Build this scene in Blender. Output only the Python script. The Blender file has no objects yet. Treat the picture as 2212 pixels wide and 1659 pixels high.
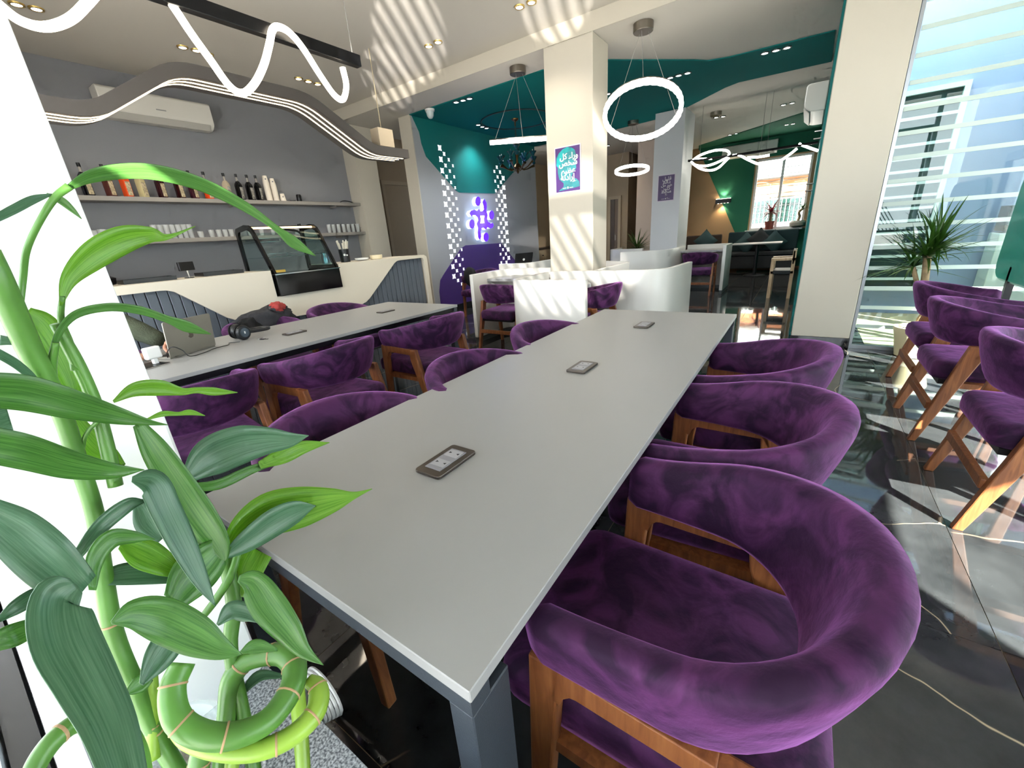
import bpy, bmesh, math, random
from mathutils import Vector, Matrix
random.seed(7)
R_ = math.radians
PI = math.pi
SC = bpy.context.scene
COL = SC.collection

# ---------------------------------------------------------------- camera
W_, H_, F_ = 2212.0, 1659.0, 880.0
CAMP = Vector((0.0, 0.0, 1.30))
CM = Matrix(((0.82858536, -0.13531244, 0.54326499),
             (0.5556055, 0.31817471, -0.76815843),
             (-0.06891179, 0.93832585, 0.33881524)))
cam = bpy.data.cameras.new('camera')
cam.sensor_width = 36.0
cam.lens = F_ / W_ * 36.0
cam.clip_start = 0.02
cam.clip_end = 200
camo = bpy.data.objects.new('camera', cam)
COL.objects.link(camo)
camo.matrix_world = Matrix.Translation(CAMP) @ CM.to_4x4()
SC.camera = camo

# ---------------------------------------------------------------- world, sun, exposure
world = bpy.data.worlds.new('sky')
SC.world = world
world.use_nodes = True
bg = world.node_tree.nodes['Background']
bg.inputs[0].default_value = (0.86, 0.94, 1.0, 1)
bg.inputs[1].default_value = 7.2
SUN_EL = R_(34)
sd = bpy.data.lights.new('sun', 'SUN')
sd.energy = 55.0
sd.angle = R_(0.6)
sd.color = (1.0, 0.95, 0.88)
suno = bpy.data.objects.new('sun', sd)
COL.objects.link(suno)
_sv = Vector((0.756 * math.cos(SUN_EL), -0.654 * math.cos(SUN_EL), math.sin(SUN_EL)))
suno.rotation_euler = _sv.to_track_quat('Z', 'Y').to_euler()
suno.location = (8, -6, 8)
SC.view_settings.view_transform = 'Standard'
SC.view_settings.look = 'None'
SC.view_settings.exposure = 0.5
SC.view_settings.gamma = 1.0
SC.view_settings.use_curve_mapping = False
cy = SC.cycles
cy.use_denoising = True
cy.max_bounces = 6
cy.use_adaptive_sampling = True
cy.adaptive_threshold = 0.12
cy.adaptive_min_samples = 12
cy.diffuse_bounces = 3
cy.glossy_bounces = 3
cy.transmission_bounces = 6
cy.transparent_max_bounces = 8
cy.light_sampling_threshold = 0.03
cy.sample_clamp_indirect = 6.0
cy.caustics_reflective = False
cy.caustics_refractive = False

# ---------------------------------------------------------------- picture-to-room helpers
def ray(x, y):
    return CM @ Vector((x - W_ / 2, -(y - H_ / 2), -F_))
def PX(x, y, X):
    r = ray(x, y); return CAMP + r * ((X - CAMP.x) / r.x)
def PY(x, y, Y):
    r = ray(x, y); return CAMP + r * ((Y - CAMP.y) / r.y)
def PZ(x, y, Z):
    r = ray(x, y); return CAMP + r * ((Z - CAMP.z) / r.z)
def PD(x, y, d):
    r = ray(x, y).normalized(); return CAMP + r * d

# ---------------------------------------------------------------- materials
def lin(c):
    return tuple((v / 12.92 if v <= 0.04045 else ((v + 0.055) / 1.055) ** 2.4) for v in c)
def hexc(h):
    h = h.lstrip('#'); return lin(tuple(int(h[i:i + 2], 16) / 255 for i in (0, 2, 4)))
MATS = {}
def mat(name, col, rough=0.5, metal=0.0, bump=0.0, bscale=60.0, var=0.0, vscale=6.0, sheen=0.0, coat=0.0, emit=0.0, ecol=None,
        trans=0.0, alpha=1.0, spec=0.5, sss=0.0, ior=1.45):
    if name in MATS: return MATS[name]
    m = bpy.data.materials.new(name); m.use_nodes = True
    nt = m.node_tree; b = nt.nodes['Principled BSDF']
    c = hexc(col) if isinstance(col, str) else col
    b.inputs['Base Color'].default_value = (*c, 1)
    b.inputs['Roughness'].default_value = rough
    b.inputs['Metallic'].default_value = metal
    b.inputs['Specular IOR Level'].default_value = spec
    b.inputs['IOR'].default_value = ior
    if coat: b.inputs['Coat Weight'].default_value = coat; b.inputs['Coat Roughness'].default_value = 0.08
    if sheen:
        b.inputs['Sheen Weight'].default_value = sheen; b.inputs['Sheen Roughness'].default_value = 0.4
        b.inputs['Sheen Tint'].default_value = (*[min(1, v * 3 + .05) for v in c], 1)
    if trans: b.inputs['Transmission Weight'].default_value = trans
    if alpha < 1: b.inputs['Alpha'].default_value = alpha
    if emit:
        b.inputs['Emission Color'].default_value = (*(ecol or c), 1); b.inputs['Emission Strength'].default_value = emit
    if var or bump:
        tc = nt.nodes.new('ShaderNodeTexCoord')
        if var:
            n = nt.nodes.new('ShaderNodeTexNoise'); n.inputs['Scale'].default_value = vscale; n.inputs['Detail'].default_value = 4
            nt.links.new(tc.outputs['Object'], n.inputs['Vector'])
            r = nt.nodes.new('ShaderNodeValToRGB')
            r.color_ramp.elements[0].position = 0.3; r.color_ramp.elements[1].position = 0.7
            r.color_ramp.elements[0].color = (*[v * (1 - var) for v in c], 1)
            r.color_ramp.elements[1].color = (*[min(1, v * (1 + var)) for v in c], 1)
            nt.links.new(n.outputs['Fac'], r.inputs['Fac']); nt.links.new(r.outputs['Color'], b.inputs['Base Color'])
        if bump:
            n2 = nt.nodes.new('ShaderNodeTexNoise'); n2.inputs['Scale'].default_value = bscale; n2.inputs['Detail'].default_value = 3
            nt.links.new(tc.outputs['Object'], n2.inputs['Vector'])
            bp = nt.nodes.new('ShaderNodeBump'); bp.inputs['Strength'].default_value = bump; bp.inputs['Distance'].default_value = 0.01
            nt.links.new(n2.outputs['Fac'], bp.inputs['Height']); nt.links.new(bp.outputs['Normal'], b.inputs['Normal'])
    MATS[name] = m
    return m
def emis(name, col, s):
    if name in MATS: return MATS[name]
    m = bpy.data.materials.new(name); m.use_nodes = True
    nt = m.node_tree; nt.nodes.clear()
    e = nt.nodes.new('ShaderNodeEmission'); o = nt.nodes.new('ShaderNodeOutputMaterial')
    e.inputs[0].default_value = (*(hexc(col) if isinstance(col, str) else col), 1); e.inputs[1].default_value = s
    nt.links.new(e.outputs[0], o.inputs[0]); MATS[name] = m
    return m
def pane_mat(name, tint, refl=1.0, rough=0.0):
    """thin clear pane: sees through, mirrors by Fresnel"""
    if name in MATS: return MATS[name]
    m = bpy.data.materials.new(name); m.use_nodes = True
    nt = m.node_tree; nt.nodes.clear()
    t = nt.nodes.new('ShaderNodeBsdfTransparent'); t.inputs[0].default_value = (*tint, 1)
    g = nt.nodes.new('ShaderNodeBsdfGlossy'); g.inputs['Roughness'].default_value = rough
    lw = nt.nodes.new('ShaderNodeLayerWeight'); lw.inputs[0].default_value = .5
    pw = nt.nodes.new('ShaderNodeMath'); pw.operation = 'POWER'; pw.inputs[1].default_value = 5.0
    f = nt.nodes.new('ShaderNodeMath'); f.operation = 'MULTIPLY_ADD'; f.inputs[1].default_value = .9; f.inputs[2].default_value = .04 * refl
    nt.links.new(lw.outputs['Facing'], pw.inputs[0]); nt.links.new(pw.outputs[0], f.inputs[0])
    mx = nt.nodes.new('ShaderNodeMixShader'); o = nt.nodes.new('ShaderNodeOutputMaterial')
    nt.links.new(f.outputs[0], mx.inputs[0]); nt.links.new(t.outputs[0], mx.inputs[1]); nt.links.new(g.outputs[0], mx.inputs[2])
    nt.links.new(mx.outputs[0], o.inputs[0]); MATS[name] = m
    return m

def m_velvet():
    m = bpy.data.materials.new('purple_velvet'); m.use_nodes = True
    nt = m.node_tree; b = nt.nodes['Principled BSDF']; N = nt.nodes.new; L = nt.links.new
    tc = N('ShaderNodeTexCoord'); oi = N('ShaderNodeObjectInfo')
    ad = N('ShaderNodeVectorMath'); ad.operation = 'ADD'
    ml = N('ShaderNodeVectorMath'); ml.operation = 'SCALE'; ml.inputs[0].default_value = (7, 11, 5)
    L(oi.outputs['Random'], ml.inputs['Scale']); L(tc.outputs['Object'], ad.inputs[0]); L(ml.outputs[0], ad.inputs[1])
    n = N('ShaderNodeTexNoise'); n.inputs['Scale'].default_value = 7.5; n.inputs['Detail'].default_value = 7; n.inputs['Distortion'].default_value = 1.6
    L(ad.outputs[0], n.inputs['Vector'])
    r = N('ShaderNodeValToRGB'); e = r.color_ramp.elements
    e[0].position = .40; e[0].color = (0.014, 0.003, 0.018, 1)
    e[1].position = .62; e[1].color = (0.066, 0.016, 0.068, 1)
    x = e.new(.50); x.color = (0.034, 0.008, 0.038, 1)
    L(n.outputs['Fac'], r.inputs['Fac']); L(r.outputs['Color'], b.inputs['Base Color'])
    b.inputs['Roughness'].default_value = .75; b.inputs['Specular IOR Level'].default_value = .2
    b.inputs['Sheen Weight'].default_value = .75; b.inputs['Sheen Roughness'].default_value = .38
    b.inputs['Sheen Tint'].default_value = (.42, .15, .46, 1)
    n2 = N('ShaderNodeTexNoise'); n2.inputs['Scale'].default_value = 16; n2.inputs['Detail'].default_value = 6
    L(ad.outputs[0], n2.inputs['Vector'])
    bp = N('ShaderNodeBump'); bp.inputs['Strength'].default_value = .25; bp.inputs['Distance'].default_value = .02
    L(n2.outputs['Fac'], bp.inputs['Height']); L(bp.outputs[0], b.inputs['Normal'])
    MATS['velvet'] = m
    return m
def m_wood(name, c1, c2, rough=.45):
    m = bpy.data.materials.new(name); m.use_nodes = True
    nt = m.node_tree; b = nt.nodes['Principled BSDF']; N = nt.nodes.new; L = nt.links.new
    tc = N('ShaderNodeTexCoord'); mp = N('ShaderNodeMapping'); mp.inputs['Scale'].default_value = (28, 28, 3)
    L(tc.outputs['Object'], mp.inputs[0])
    n = N('ShaderNodeTexNoise'); n.inputs['Scale'].default_value = 2.2; n.inputs['Detail'].default_value = 5; n.inputs['Distortion'].default_value = .8
    L(mp.outputs[0], n.inputs['Vector'])
    r = N('ShaderNodeValToRGB'); r.color_ramp.elements[0].position = .32; r.color_ramp.elements[1].position = .68
    r.color_ramp.elements[0].color = (*hexc(c1), 1); r.color_ramp.elements[1].color = (*hexc(c2), 1)
    L(n.outputs['Fac'], r.inputs['Fac']); L(r.outputs['Color'], b.inputs['Base Color'])
    b.inputs['Roughness'].default_value = rough
    MATS[name] = m
    return m
def m_marble():
    m = bpy.data.materials.new('black_marble'); m.use_nodes = True
    nt = m.node_tree; b = nt.nodes['Principled BSDF']; N = nt.nodes.new; L = nt.links.new
    geo = N('ShaderNodeNewGeometry'); oi = N('ShaderNodeObjectInfo')
    ad = N('ShaderNodeVectorMath'); ad.operation = 'ADD'
    ml = N('ShaderNodeVectorMath'); ml.operation = 'SCALE'; ml.inputs[0].default_value = (31, 57, 0)
    L(oi.outputs['Random'], ml.inputs['Scale']); L(geo.outputs['Position'], ad.inputs[0]); L(ml.outputs[0], ad.inputs[1])
    n = N('ShaderNodeTexNoise'); n.inputs['Scale'].default_value = 2.2; n.inputs['Detail'].default_value = 8; n.inputs['Roughness'].default_value = .65
    L(ad.outputs[0], n.inputs['Vector'])
    r = N('ShaderNodeValToRGB'); e = r.color_ramp.elements
    e[0].position = .3; e[0].color = (.010, .011, .012, 1); e[1].position = .75; e[1].color = (.052, .054, .056, 1)
    L(n.outputs['Fac'], r.inputs['Fac'])
    # thin gold veins: cell borders of a distorted voronoi
    n3 = N('ShaderNodeTexNoise'); n3.inputs['Scale'].default_value = 1.5; n3.inputs['Detail'].default_value = 4
    L(ad.outputs[0], n3.inputs['Vector'])
    mx = N('ShaderNodeVectorMath'); mx.operation = 'SCALE'; mx.inputs['Scale'].default_value = .22
    L(n3.outputs['Color'], mx.inputs[0])
    a2 = N('ShaderNodeVectorMath'); a2.operation = 'ADD'; L(ad.outputs[0], a2.inputs[0]); L(mx.outputs[0], a2.inputs[1])
    v = N('ShaderNodeTexVoronoi'); v.feature = 'DISTANCE_TO_EDGE'; v.inputs['Scale'].default_value = 1.25
    L(a2.outputs[0], v.inputs['Vector'])
    r2 = N('ShaderNodeValToRGB'); q = r2.color_ramp.elements
    q[0].position = .0; q[0].color = (1, 1, 1, 1); q[1].position = .0035; q[1].color = (0, 0, 0, 1)
    L(v.outputs['Distance'], r2.inputs['Fac'])
    n4 = N('ShaderNodeTexNoise'); n4.inputs['Scale'].default_value = 1.7; L(ad.outputs[0], n4.inputs['Vector'])
    r3 = N('ShaderNodeValToRGB'); r3.color_ramp.elements[0].position = .47; r3.color_ramp.elements[1].position = .56
    L(n4.outputs['Fac'], r3.inputs['Fac'])
    mm = N('ShaderNodeMath'); mm.operation = 'MULTIPLY'; L(r2.outputs['Color'], mm.inputs[0]); L(r3.outputs['Color'], mm.inputs[1])
    mix = N('ShaderNodeMix'); mix.data_type = 'RGBA'
    L(mm.outputs[0], mix.inputs['Factor']); L(r.outputs['Color'], mix.inputs[6]); mix.inputs[7].default_value = (.42, .33, .22, 1)
    L(mix.outputs[2], b.inputs['Base Color'])
    b.inputs['Roughness'].default_value = .045; b.inputs['IOR'].default_value = 1.62
    n5 = N('ShaderNodeTexNoise'); n5.inputs['Scale'].default_value = 5.0; L(geo.outputs['Position'], n5.inputs['Vector'])
    bp = N('ShaderNodeBump'); bp.inputs['Strength'].default_value = .03; bp.inputs['Distance'].default_value = .02
    L(n5.outputs['Fac'], bp.inputs['Height']); L(bp.outputs[0], b.inputs['Normal'])
    MATS['marble'] = m
    return m
def m_granite():
    m = bpy.data.materials.new('grey_granite'); m.use_nodes = True
    nt = m.node_tree; b = nt.nodes['Principled BSDF']; N = nt.nodes.new; L = nt.links.new
    geo = N('ShaderNodeNewGeometry')
    n = N('ShaderNodeTexNoise'); n.inputs['Scale'].default_value = 260; n.inputs['Detail'].default_value = 3
    L(geo.outputs['Position'], n.inputs['Vector'])
    r = N('ShaderNodeValToRGB'); e = r.color_ramp.elements
    e[0].position = .38; e[0].color = (.09, .10, .12, 1); e[1].position = .64; e[1].color = (.55, .58, .62, 1)
    L(n.outputs['Fac'], r.inputs['Fac']); L(r.outputs['Color'], b.inputs['Base Color']); b.inputs['Roughness'].default_value = .35
    MATS['granite'] = m
    return m
def m_leaf(name, c1, c2, tr=.45):
    m = bpy.data.materials.new(name); m.use_nodes = True
    nt = m.node_tree; N = nt.nodes.new; L = nt.links.new
    b = nt.nodes['Principled BSDF']; o = nt.nodes['Material Output']
    tc = N('ShaderNodeTexCoord'); mp = N('ShaderNodeMapping'); mp.inputs['Scale'].default_value = (14, 1.2, 1)
    L(tc.outputs['UV'], mp.inputs[0])
    n = N('ShaderNodeTexNoise'); n.inputs['Scale'].default_value = 2.0; n.inputs['Detail'].default_value = 4; L(mp.outputs[0], n.inputs['Vector'])
    r = N('ShaderNodeValToRGB'); r.color_ramp.elements[0].position = .35; r.color_ramp.elements[1].position = .7
    r.color_ramp.elements[0].color = (*hexc(c1), 1); r.color_ramp.elements[1].color = (*hexc(c2), 1)
    L(n.outputs['Fac'], r.inputs['Fac']); L(r.outputs['Color'], b.inputs['Base Color'])
    b.inputs['Roughness'].default_value = .3; b.inputs['Specular IOR Level'].default_value = .45
    t = N('ShaderNodeBsdfTranslucent'); hs = N('ShaderNodeHueSaturation'); hs.inputs['Saturation'].default_value = 1.0; hs.inputs['Value'].default_value = 1.45
    hs.inputs['Hue'].default_value = .485
    L(r.outputs['Color'], hs.inputs['Color']); L(hs.outputs[0], t.inputs[0])
    ms = N('ShaderNodeMixShader'); ms.inputs[0].default_value = tr
    L(b.outputs[0], ms.inputs[1]); L(t.outputs[0], ms.inputs[2]); L(ms.outputs[0], o.inputs[0])
    MATS[name] = m
    return m
VELVET = m_velvet()
WOOD = m_wood('oiled_beech', '#6b3a1e', '#8c5731')
MARBLE = m_marble()
GRANITE = m_granite()
CREAM = mat('cream_paint', '#bfb8aa', .55, bump=.02, bscale=90)
CEILP = mat('ceiling_paint', '#c4beb4', .75)
GREYW = mat('grey_wall_paint', '#808085', .7, bump=.02, bscale=90)
WHITEP = mat('white_lacquer', '#d2cfc9', .28)
TEAL = mat('teal_paint', '#0b6664', .9, spec=.15)
GREEN = mat('green_paint', '#2e6b54', .85, spec=.2)
TAN = mat('tan_paint', '#b08d66', .6)
BROWN = mat('brown_beige_paint', '#8d7d66', .6)
LAVGREY = mat('silver_grey_paint', '#a3a4a8', .55)
PURPLEP = mat('purple_paint', '#4a2f78', .5)
BLACKM = mat('black_metal', '#101114', .35, metal=.3)
DARKM = mat('dark_steel', '#3b4148', .45, metal=.2, bump=.08, bscale=400)
STEEL = mat('brushed_steel', '#8c857c', .3, metal=1.0)
CHROME = mat('chrome', '#d8dadd', .12, metal=1.0)
TABLE = mat('grey_laminate', '#939392', .36, bump=.015, bscale=500)
BLACKP = mat('black_plastic', '#0c0c0e', .38)
WHITEPL = mat('white_plastic', '#dcdcda', .3)
GROUT = mat('pale_grout', '#b3a17e', .6)
GLASS = pane_mat('clear_pane', (.93, .97, .96))
GLASSG = pane_mat('green_pane', (.80, .90, .88))
LED = emis('warm_led', (1.0, .86, .66), 9.0)
LEDS = emis('warm_led_line', (1.0, .80, .52), 4.0)
LEDW = emis('white_led', (1.0, .95, .86), 9.0)
SPOTW = emis('spot_glow', (1.0, .93, .78), 14.0)

# ---------------------------------------------------------------- mesh helpers
class MB:
    def __init__(s): s.v = []; s.f = []; s.uv = None
    def add(s, vs, fs):
        o = len(s.v); s.v += [tuple(p) for p in vs]; s.f += [tuple(i + o for i in f) for f in fs]; return s
    def box(s, lo, hi):
        x0, y0, z0 = lo; x1, y1, z1 = hi
        return s.add([(x0, y0, z0), (x1, y0, z0), (x1, y1, z0), (x0, y1, z0), (x0, y0, z1), (x1, y0, z1), (x1, y1, z1), (x0, y1, z1)],
                     [(0, 3, 2, 1), (4, 5, 6, 7), (0, 1, 5, 4), (1, 2, 6, 5), (2, 3, 7, 6), (3, 0, 4, 7)])
    def cbox(s, c, d):
        return s.box([c[i] - d[i] / 2 for i in range(3)], [c[i] + d[i] / 2 for i in range(3)])
    def bar(s, a, b, w, h, up=(0, 0, 1), w2=None, h2=None):
        """rectangular bar from a to b; w across, h along up"""
        a = Vector(a); b = Vector(b); d = (b - a).normalized(); u = Vector(up)
        sx = d.cross(u)
        if sx.length < 1e-5: sx = d.cross(Vector((1, 0, 0)))
        sx.normalize(); uz = sx.cross(d).normalized(); w2 = w2 or w; h2 = h2 or h
        vs = []
        for p, ww, hh in ((a, w, h), (b, w2, h2)):
            for i, j in ((-1, -1), (1, -1), (1, 1), (-1, 1)): vs.append(p + sx * ww / 2 * i + uz * hh / 2 * j)
        return s.add(vs, [(0, 1, 2, 3), (7, 6, 5, 4), (0, 4, 5, 1), (1, 5, 6, 2), (2, 6, 7, 3), (3, 7, 4, 0)])
    def tube(s, pts, r, n=8, closed=False, caps=True):
        pts = [Vector(p) for p in pts]; m = len(pts)
        rr = r if isinstance(r, (list, tuple)) else [r] * m
        prev = None; vs = []
        for i, p in enumerate(pts):
            if closed: t = pts[(i + 1) % m] - pts[i - 1]
            else: t = pts[min(i + 1, m - 1)] - pts[max(i - 1, 0)]
            t.normalize()
            if prev is None:
                q = t.orthogonal().normalized() if abs(t.z) > .9 else t.cross(Vector((0, 0, 1))).normalized()
            else:
                q = prev - t * prev.dot(t)
                q = q.normalized() if q.length > 1e-6 else t.orthogonal().normalized()
            prev = q; w = t.cross(q)
            for k in range(n):
                a = 2 * PI * k / n; vs.append(p + (q * math.cos(a) + w * math.sin(a)) * rr[i])
        fs = []
        for i in range(m if closed else m - 1):
            j = (i + 1) % m
            for k in range(n):
                k2 = (k + 1) % n; fs.append((i * n + k, i * n + k2, j * n + k2, j * n + k))
        if caps and not closed: fs += [tuple(range(n))[::-1], tuple((m - 1) * n + k for k in range(n))]
        return s.add(vs, fs)
    def cyl(s, a, b, r, n=16, r2=None):
        return s.tube([a, b], [r, r if r2 is None else r2], n)
    def lathe(s, prof, n=20, c=(0, 0, 0), caps=True):
        vs = []; m = len(prof)
        for r, z in prof:
            for k in range(n):
                a = 2 * PI * k / n; vs.append((c[0] + r * math.cos(a), c[1] + r * math.sin(a), c[2] + z))
        fs = [(i * n + k, i * n + (k + 1) % n, (i + 1) * n + (k + 1) % n, (i + 1) * n + k) for i in range(m - 1) for k in range(n)]
        if caps: fs += [tuple(range(n))[::-1], tuple((m - 1) * n + k for k in range(n))]
        return s.add(vs, fs)
    def prism(s, poly, o, u, v, w):
        """polygon (2D list) in frame origin o, axes u,v, extruded by vector w"""
        o, u, v, w = Vector(o), Vector(u), Vector(v), Vector(w); n = len(poly)
        vs = [o + u * a + v * b for a, b in poly] + [o + u * a + v * b + w for a, b in poly]
        return s.add(vs, [tuple(range(n))[::-1], tuple(range(n, 2 * n))] + [(i, (i + 1) % n, n + (i + 1) % n, n + i) for i in range(n)])
    def build(s, name, m=None, parent=None, smooth=False, bevel=0, seg=2, loc=None, fix=True, sub=0):
        me = bpy.data.meshes.new(name); me.from_pydata(s.v, [], s.f)
        if fix or bevel:
            bm = bmesh.new(); bm.from_mesh(me)
            if bevel:
                es = [e for e in bm.edges if len(e.link_faces) == 2 and e.calc_face_angle(0) > R_(35)]
                bmesh.ops.bevel(bm, geom=es, offset=bevel, segments=seg, profile=.5, affect='EDGES', clamp_overlap=True)
            bmesh.ops.recalc_face_normals(bm, faces=bm.faces); bm.to_mesh(me); bm.free()
        if smooth:
            me.polygons.foreach_set('use_smooth', [True] * len(me.polygons))
            if smooth != 'all': me.set_sharp_from_angle(angle=R_(40))
        if m: me.materials.append(m)
        o = bpy.data.objects.new(name, me); COL.objects.link(o)
        if parent: o.parent = parent
        if loc: o.location = loc
        if sub:
            md = o.modifiers.new('sub', 'SUBSURF'); md.levels = sub; md.render_levels = sub
        return o
def tag(o, label=None, cat=None, group=None, kind=None):
    if label: o['label'] = label
    if cat: o['category'] = cat
    if group: o['group'] = group
    if kind: o['kind'] = kind
    return o
def empty(name, loc=(0, 0, 0), rz=0, label=None, cat=None, group=None):
    o = bpy.data.objects.new(name, None); o.empty_display_size = .1; COL.objects.link(o)
    o.location = loc; o.rotation_euler = (0, 0, rz); return tag(o, label, cat, group)
def struct(o): o['kind'] = 'structure'; return o
def copy_tree(o, parent=None):
    c = o.copy(); COL.objects.link(c); c.parent = parent
    for ch in [x for x in COL.objects if x.parent == o]: copy_tree(ch, c)
    return c
def arc(c, r, a0, a1, n, ry=None):
    ry = r if ry is None else ry
    return [(c[0] + r * math.cos(R_(a0 + (a1 - a0) * i / n)), c[1] + ry * math.sin(R_(a0 + (a1 - a0) * i / n))) for i in range(n + 1)]
def rpoly(poly, r, n=4):
    """round the corners of a closed 2D polygon"""
    out = []; m = len(poly); rs = r if isinstance(r, (list, tuple)) else [r] * m
    for i in range(m):
        p0, p1, p2 = Vector(poly[i - 1]), Vector(poly[i]), Vector(poly[(i + 1) % m])
        a = (p0 - p1); b = (p2 - p1); rr = min(rs[i], a.length * .48, b.length * .48)
        if rr < 1e-5: out.append(tuple(p1)); continue
        s = p1 + a.normalized() * rr; e = p1 + b.normalized() * rr
        for k in range(n + 1):
            t = k / n; q = s * (1 - t) ** 2 + p1 * 2 * t * (1 - t) + e * t * t; out.append((q.x, q.y))
    return out
def cr(pts, n=8):
    """Catmull-Rom through points"""
    P = [Vector(p) for p in pts]; P = [P[0] * 2 - P[1]] + P + [P[-1] * 2 - P[-2]]; out = []
    for i in range(1, len(P) - 2):
        for k in range(n):
            t = k / n; a, b, c, d = P[i - 1:i + 3]
            out.append(.5 * ((2 * b) + (c - a) * t + (2 * a - 5 * b + 4 * c - d) * t * t + (3 * b - a - 3 * c + d) * t ** 3))
    out.append(P[-2]); return out
# ================================================================ STRUCTURE
ZM, ZL, YP, XS, XL, YF, XR = 3.40, 3.24, 4.85, -6.80, -5.45, 13.6, 2.54
def sbox(name, lo, hi, m, bevel=0, parent=None):
    o = MB().box(lo, hi).build(name, m, parent, bevel=bevel)
    return o if parent else struct(o)
# floor: bed with pale joints and black marble tiles
floor = sbox('floor', (-7.4, -.14, -.12), (XR, YF + .2, -.004), GROUT)
TX, TY = .62, 1.225
tile = MB().box((0.00125, 0.00125, -.012), (TX - .00125, TY - .00125, 0)).build('floor_tile', MARBLE, floor)
first = True
for i in range(-13, 3):
    for j in range(-3, 9):
        x, y = .68 + i * TX, 2.765 + j * TY
        if x > .4 and y > 5.1: continue
        t = tile if first else tile.copy()
        if not first: COL.objects.link(t)
        first = False
        t.location = (x, y, 0)
ground = struct(MB().box((-30, -30, -.35), (30, 60, -.15)).build('ground', mat('street_paving', '#a8a6a2', .8, var=.1)))
patio = struct(MB().box((.53, 5.27, -.14), (6, 8.2, -.01)).build('patio_floor', mat('grey_patio_tile', '#8f9399', .12, var=.15, vscale=2)))

# ceilings
ceil = struct(MB().box((-7.4, -.4, ZM), (XR + .2, YP, ZM + .2)).build('ceiling', CEILP))
ceil2 = struct(MB().box((-7.4, YP, ZL), (XR + .2, 5.4, ZL + .36)).box((-7.4, 5.4, ZL), (.2, YF + .3, ZL + .36)).build('ceiling_lowered', CEILP))
sbox('trim_1', (-7.0, YP - .012, ZL - .004), (XR, YP, ZM), CREAM)
def band(name, pts, m, parent, dz=.012):
    z = ZL; MB().prism([(p[0], p[1]) for p in pts], (0, 0, z - dz), (1, 0, 0), (0, 1, 0), (0, 0, dz)).build(name, m, parent)
q = lambda x, y: PZ(x, y, ZL)
near = [(XL, q(905, 240).y)] + [tuple(q(*p)[:2]) for p in ((1172, 150), (1312, 128), (1500, 128), (1530, 129.5), (1575, 122), (1805, 64))]
far = [tuple(q(*p)[:2]) for p in ((1797, 131), (1596, 176), (1566, 188), (1448, 249), (1312, 283))]
band('painted_band', near + far + [(-4.2, 9.3), (XL, 9.3)], TEAL, ceil2)
g1, g2 = q(1510, 314), q(1743, 240)
band('painted_band', [(g1.x, g1.y), (g2.x, g2.y), (0.02, g2.y - .35), (0.02, YF), (g1.x - .1, YF)], GREEN, ceil2)

# left wall with the bar shelves, the pilaster and the store door behind
sbox('wall_left', (XS - .2, -.4, 0), (XS, 5.2, ZM), GREYW)
ypl0, ypl1 = PX(767, 343, -6.5).y, PX(812, 343, -6.5).y
sbox('trim_2', (XS - .2, ypl0, 0), (-6.5, ypl1, ZM), CREAM)
sbox('wall_corridor', (XS - .2, ypl1, 0), (XS - .02, 8.0, ZM), BROWN)
dy0, dy1 = PX(826, 396, XS).y, PX(905, 402, XS).y + .35
dz = PX(826, 396, XS).z
d1 = empty('door_1', (XS, dy0, 0)); struct(d1)
MB().box((-.02, .02, 0), (.012, dy1 - dy0 - .02, dz - .02)).build('door_leaf', mat('beige_door', '#8f806a', .5), d1, bevel=.004)
fr = mat('door_frame_paint', '#9a8b74', .5)
MB().box((-.02, -.05, 0), (.03, .02, dz + .05)).build('door_frame', fr, d1)
MB().box((-.02, dy1 - dy0 - .02, 0), (.03, dy1 - dy0 + .05, dz + .05)).build('door_frame', fr, d1)
MB().box((-.02, .02, dz - .02), (.03, dy1 - dy0 - .02, dz + .05)).build('door_frame', fr, d1)
for z in (.35, 1.1, 1.85): MB().box((.012, .02, z), (.03, .035, z + .12)).build('hinge', STEEL, d1)
# logo wall
ylo = PX(893, 300, XL).y
wl = sbox('wall_logo', (XL - .25, ylo, 0), (XL, 9.3, ZL), LAVGREY)
MB().box((XL - .26, ylo - .02, 0), (XL + .004, ylo, ZL)).build('end_trim', CREAM, wl)
MB().box((XL, ylo, 0), (XL + .012, 9.3, .13)).build('baseboard', BLACKM, wl)
k = lambda x, y: (PX(x, y, XL).y, PX(x, y, XL).z)
tealp = [k(903, 250), k(1160, 322), k(1153, 330), k(1140, 345), k(1106, 375), k(1074, 412), k(1068, 418), k(992, 416), k(984, 411), k(950, 372), k(920, 338), k(910, 310), k(905, 285)]
tealp[0] = (ylo + .02, ZL - .001); tealp[1] = (9.28, ZL - .001); tealp[2] = (9.28, k(1156, 330)[1])
MB().prism(tealp, (XL, 0, 0), (0, 1, 0), (0, 0, 1), (.006, 0, 0)).build('painted_panel', mat('teal_wall_paint', '#12716f', .6, spec=.3), wl)
purp = [k(1082, 525), k(1112, 562), k(1130, 590), (9.28, .6), (9.28, .13), (ylo + .14, .13), k(949, 630), k(951, 605), k(960, 590), k(995, 537), k(1005, 530)]
MB().prism(purp, (XL, 0, 0), (0, 1, 0), (0, 0, 1), (.006, 0, 0)).build('painted_panel', PURPLEP, wl)
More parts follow.
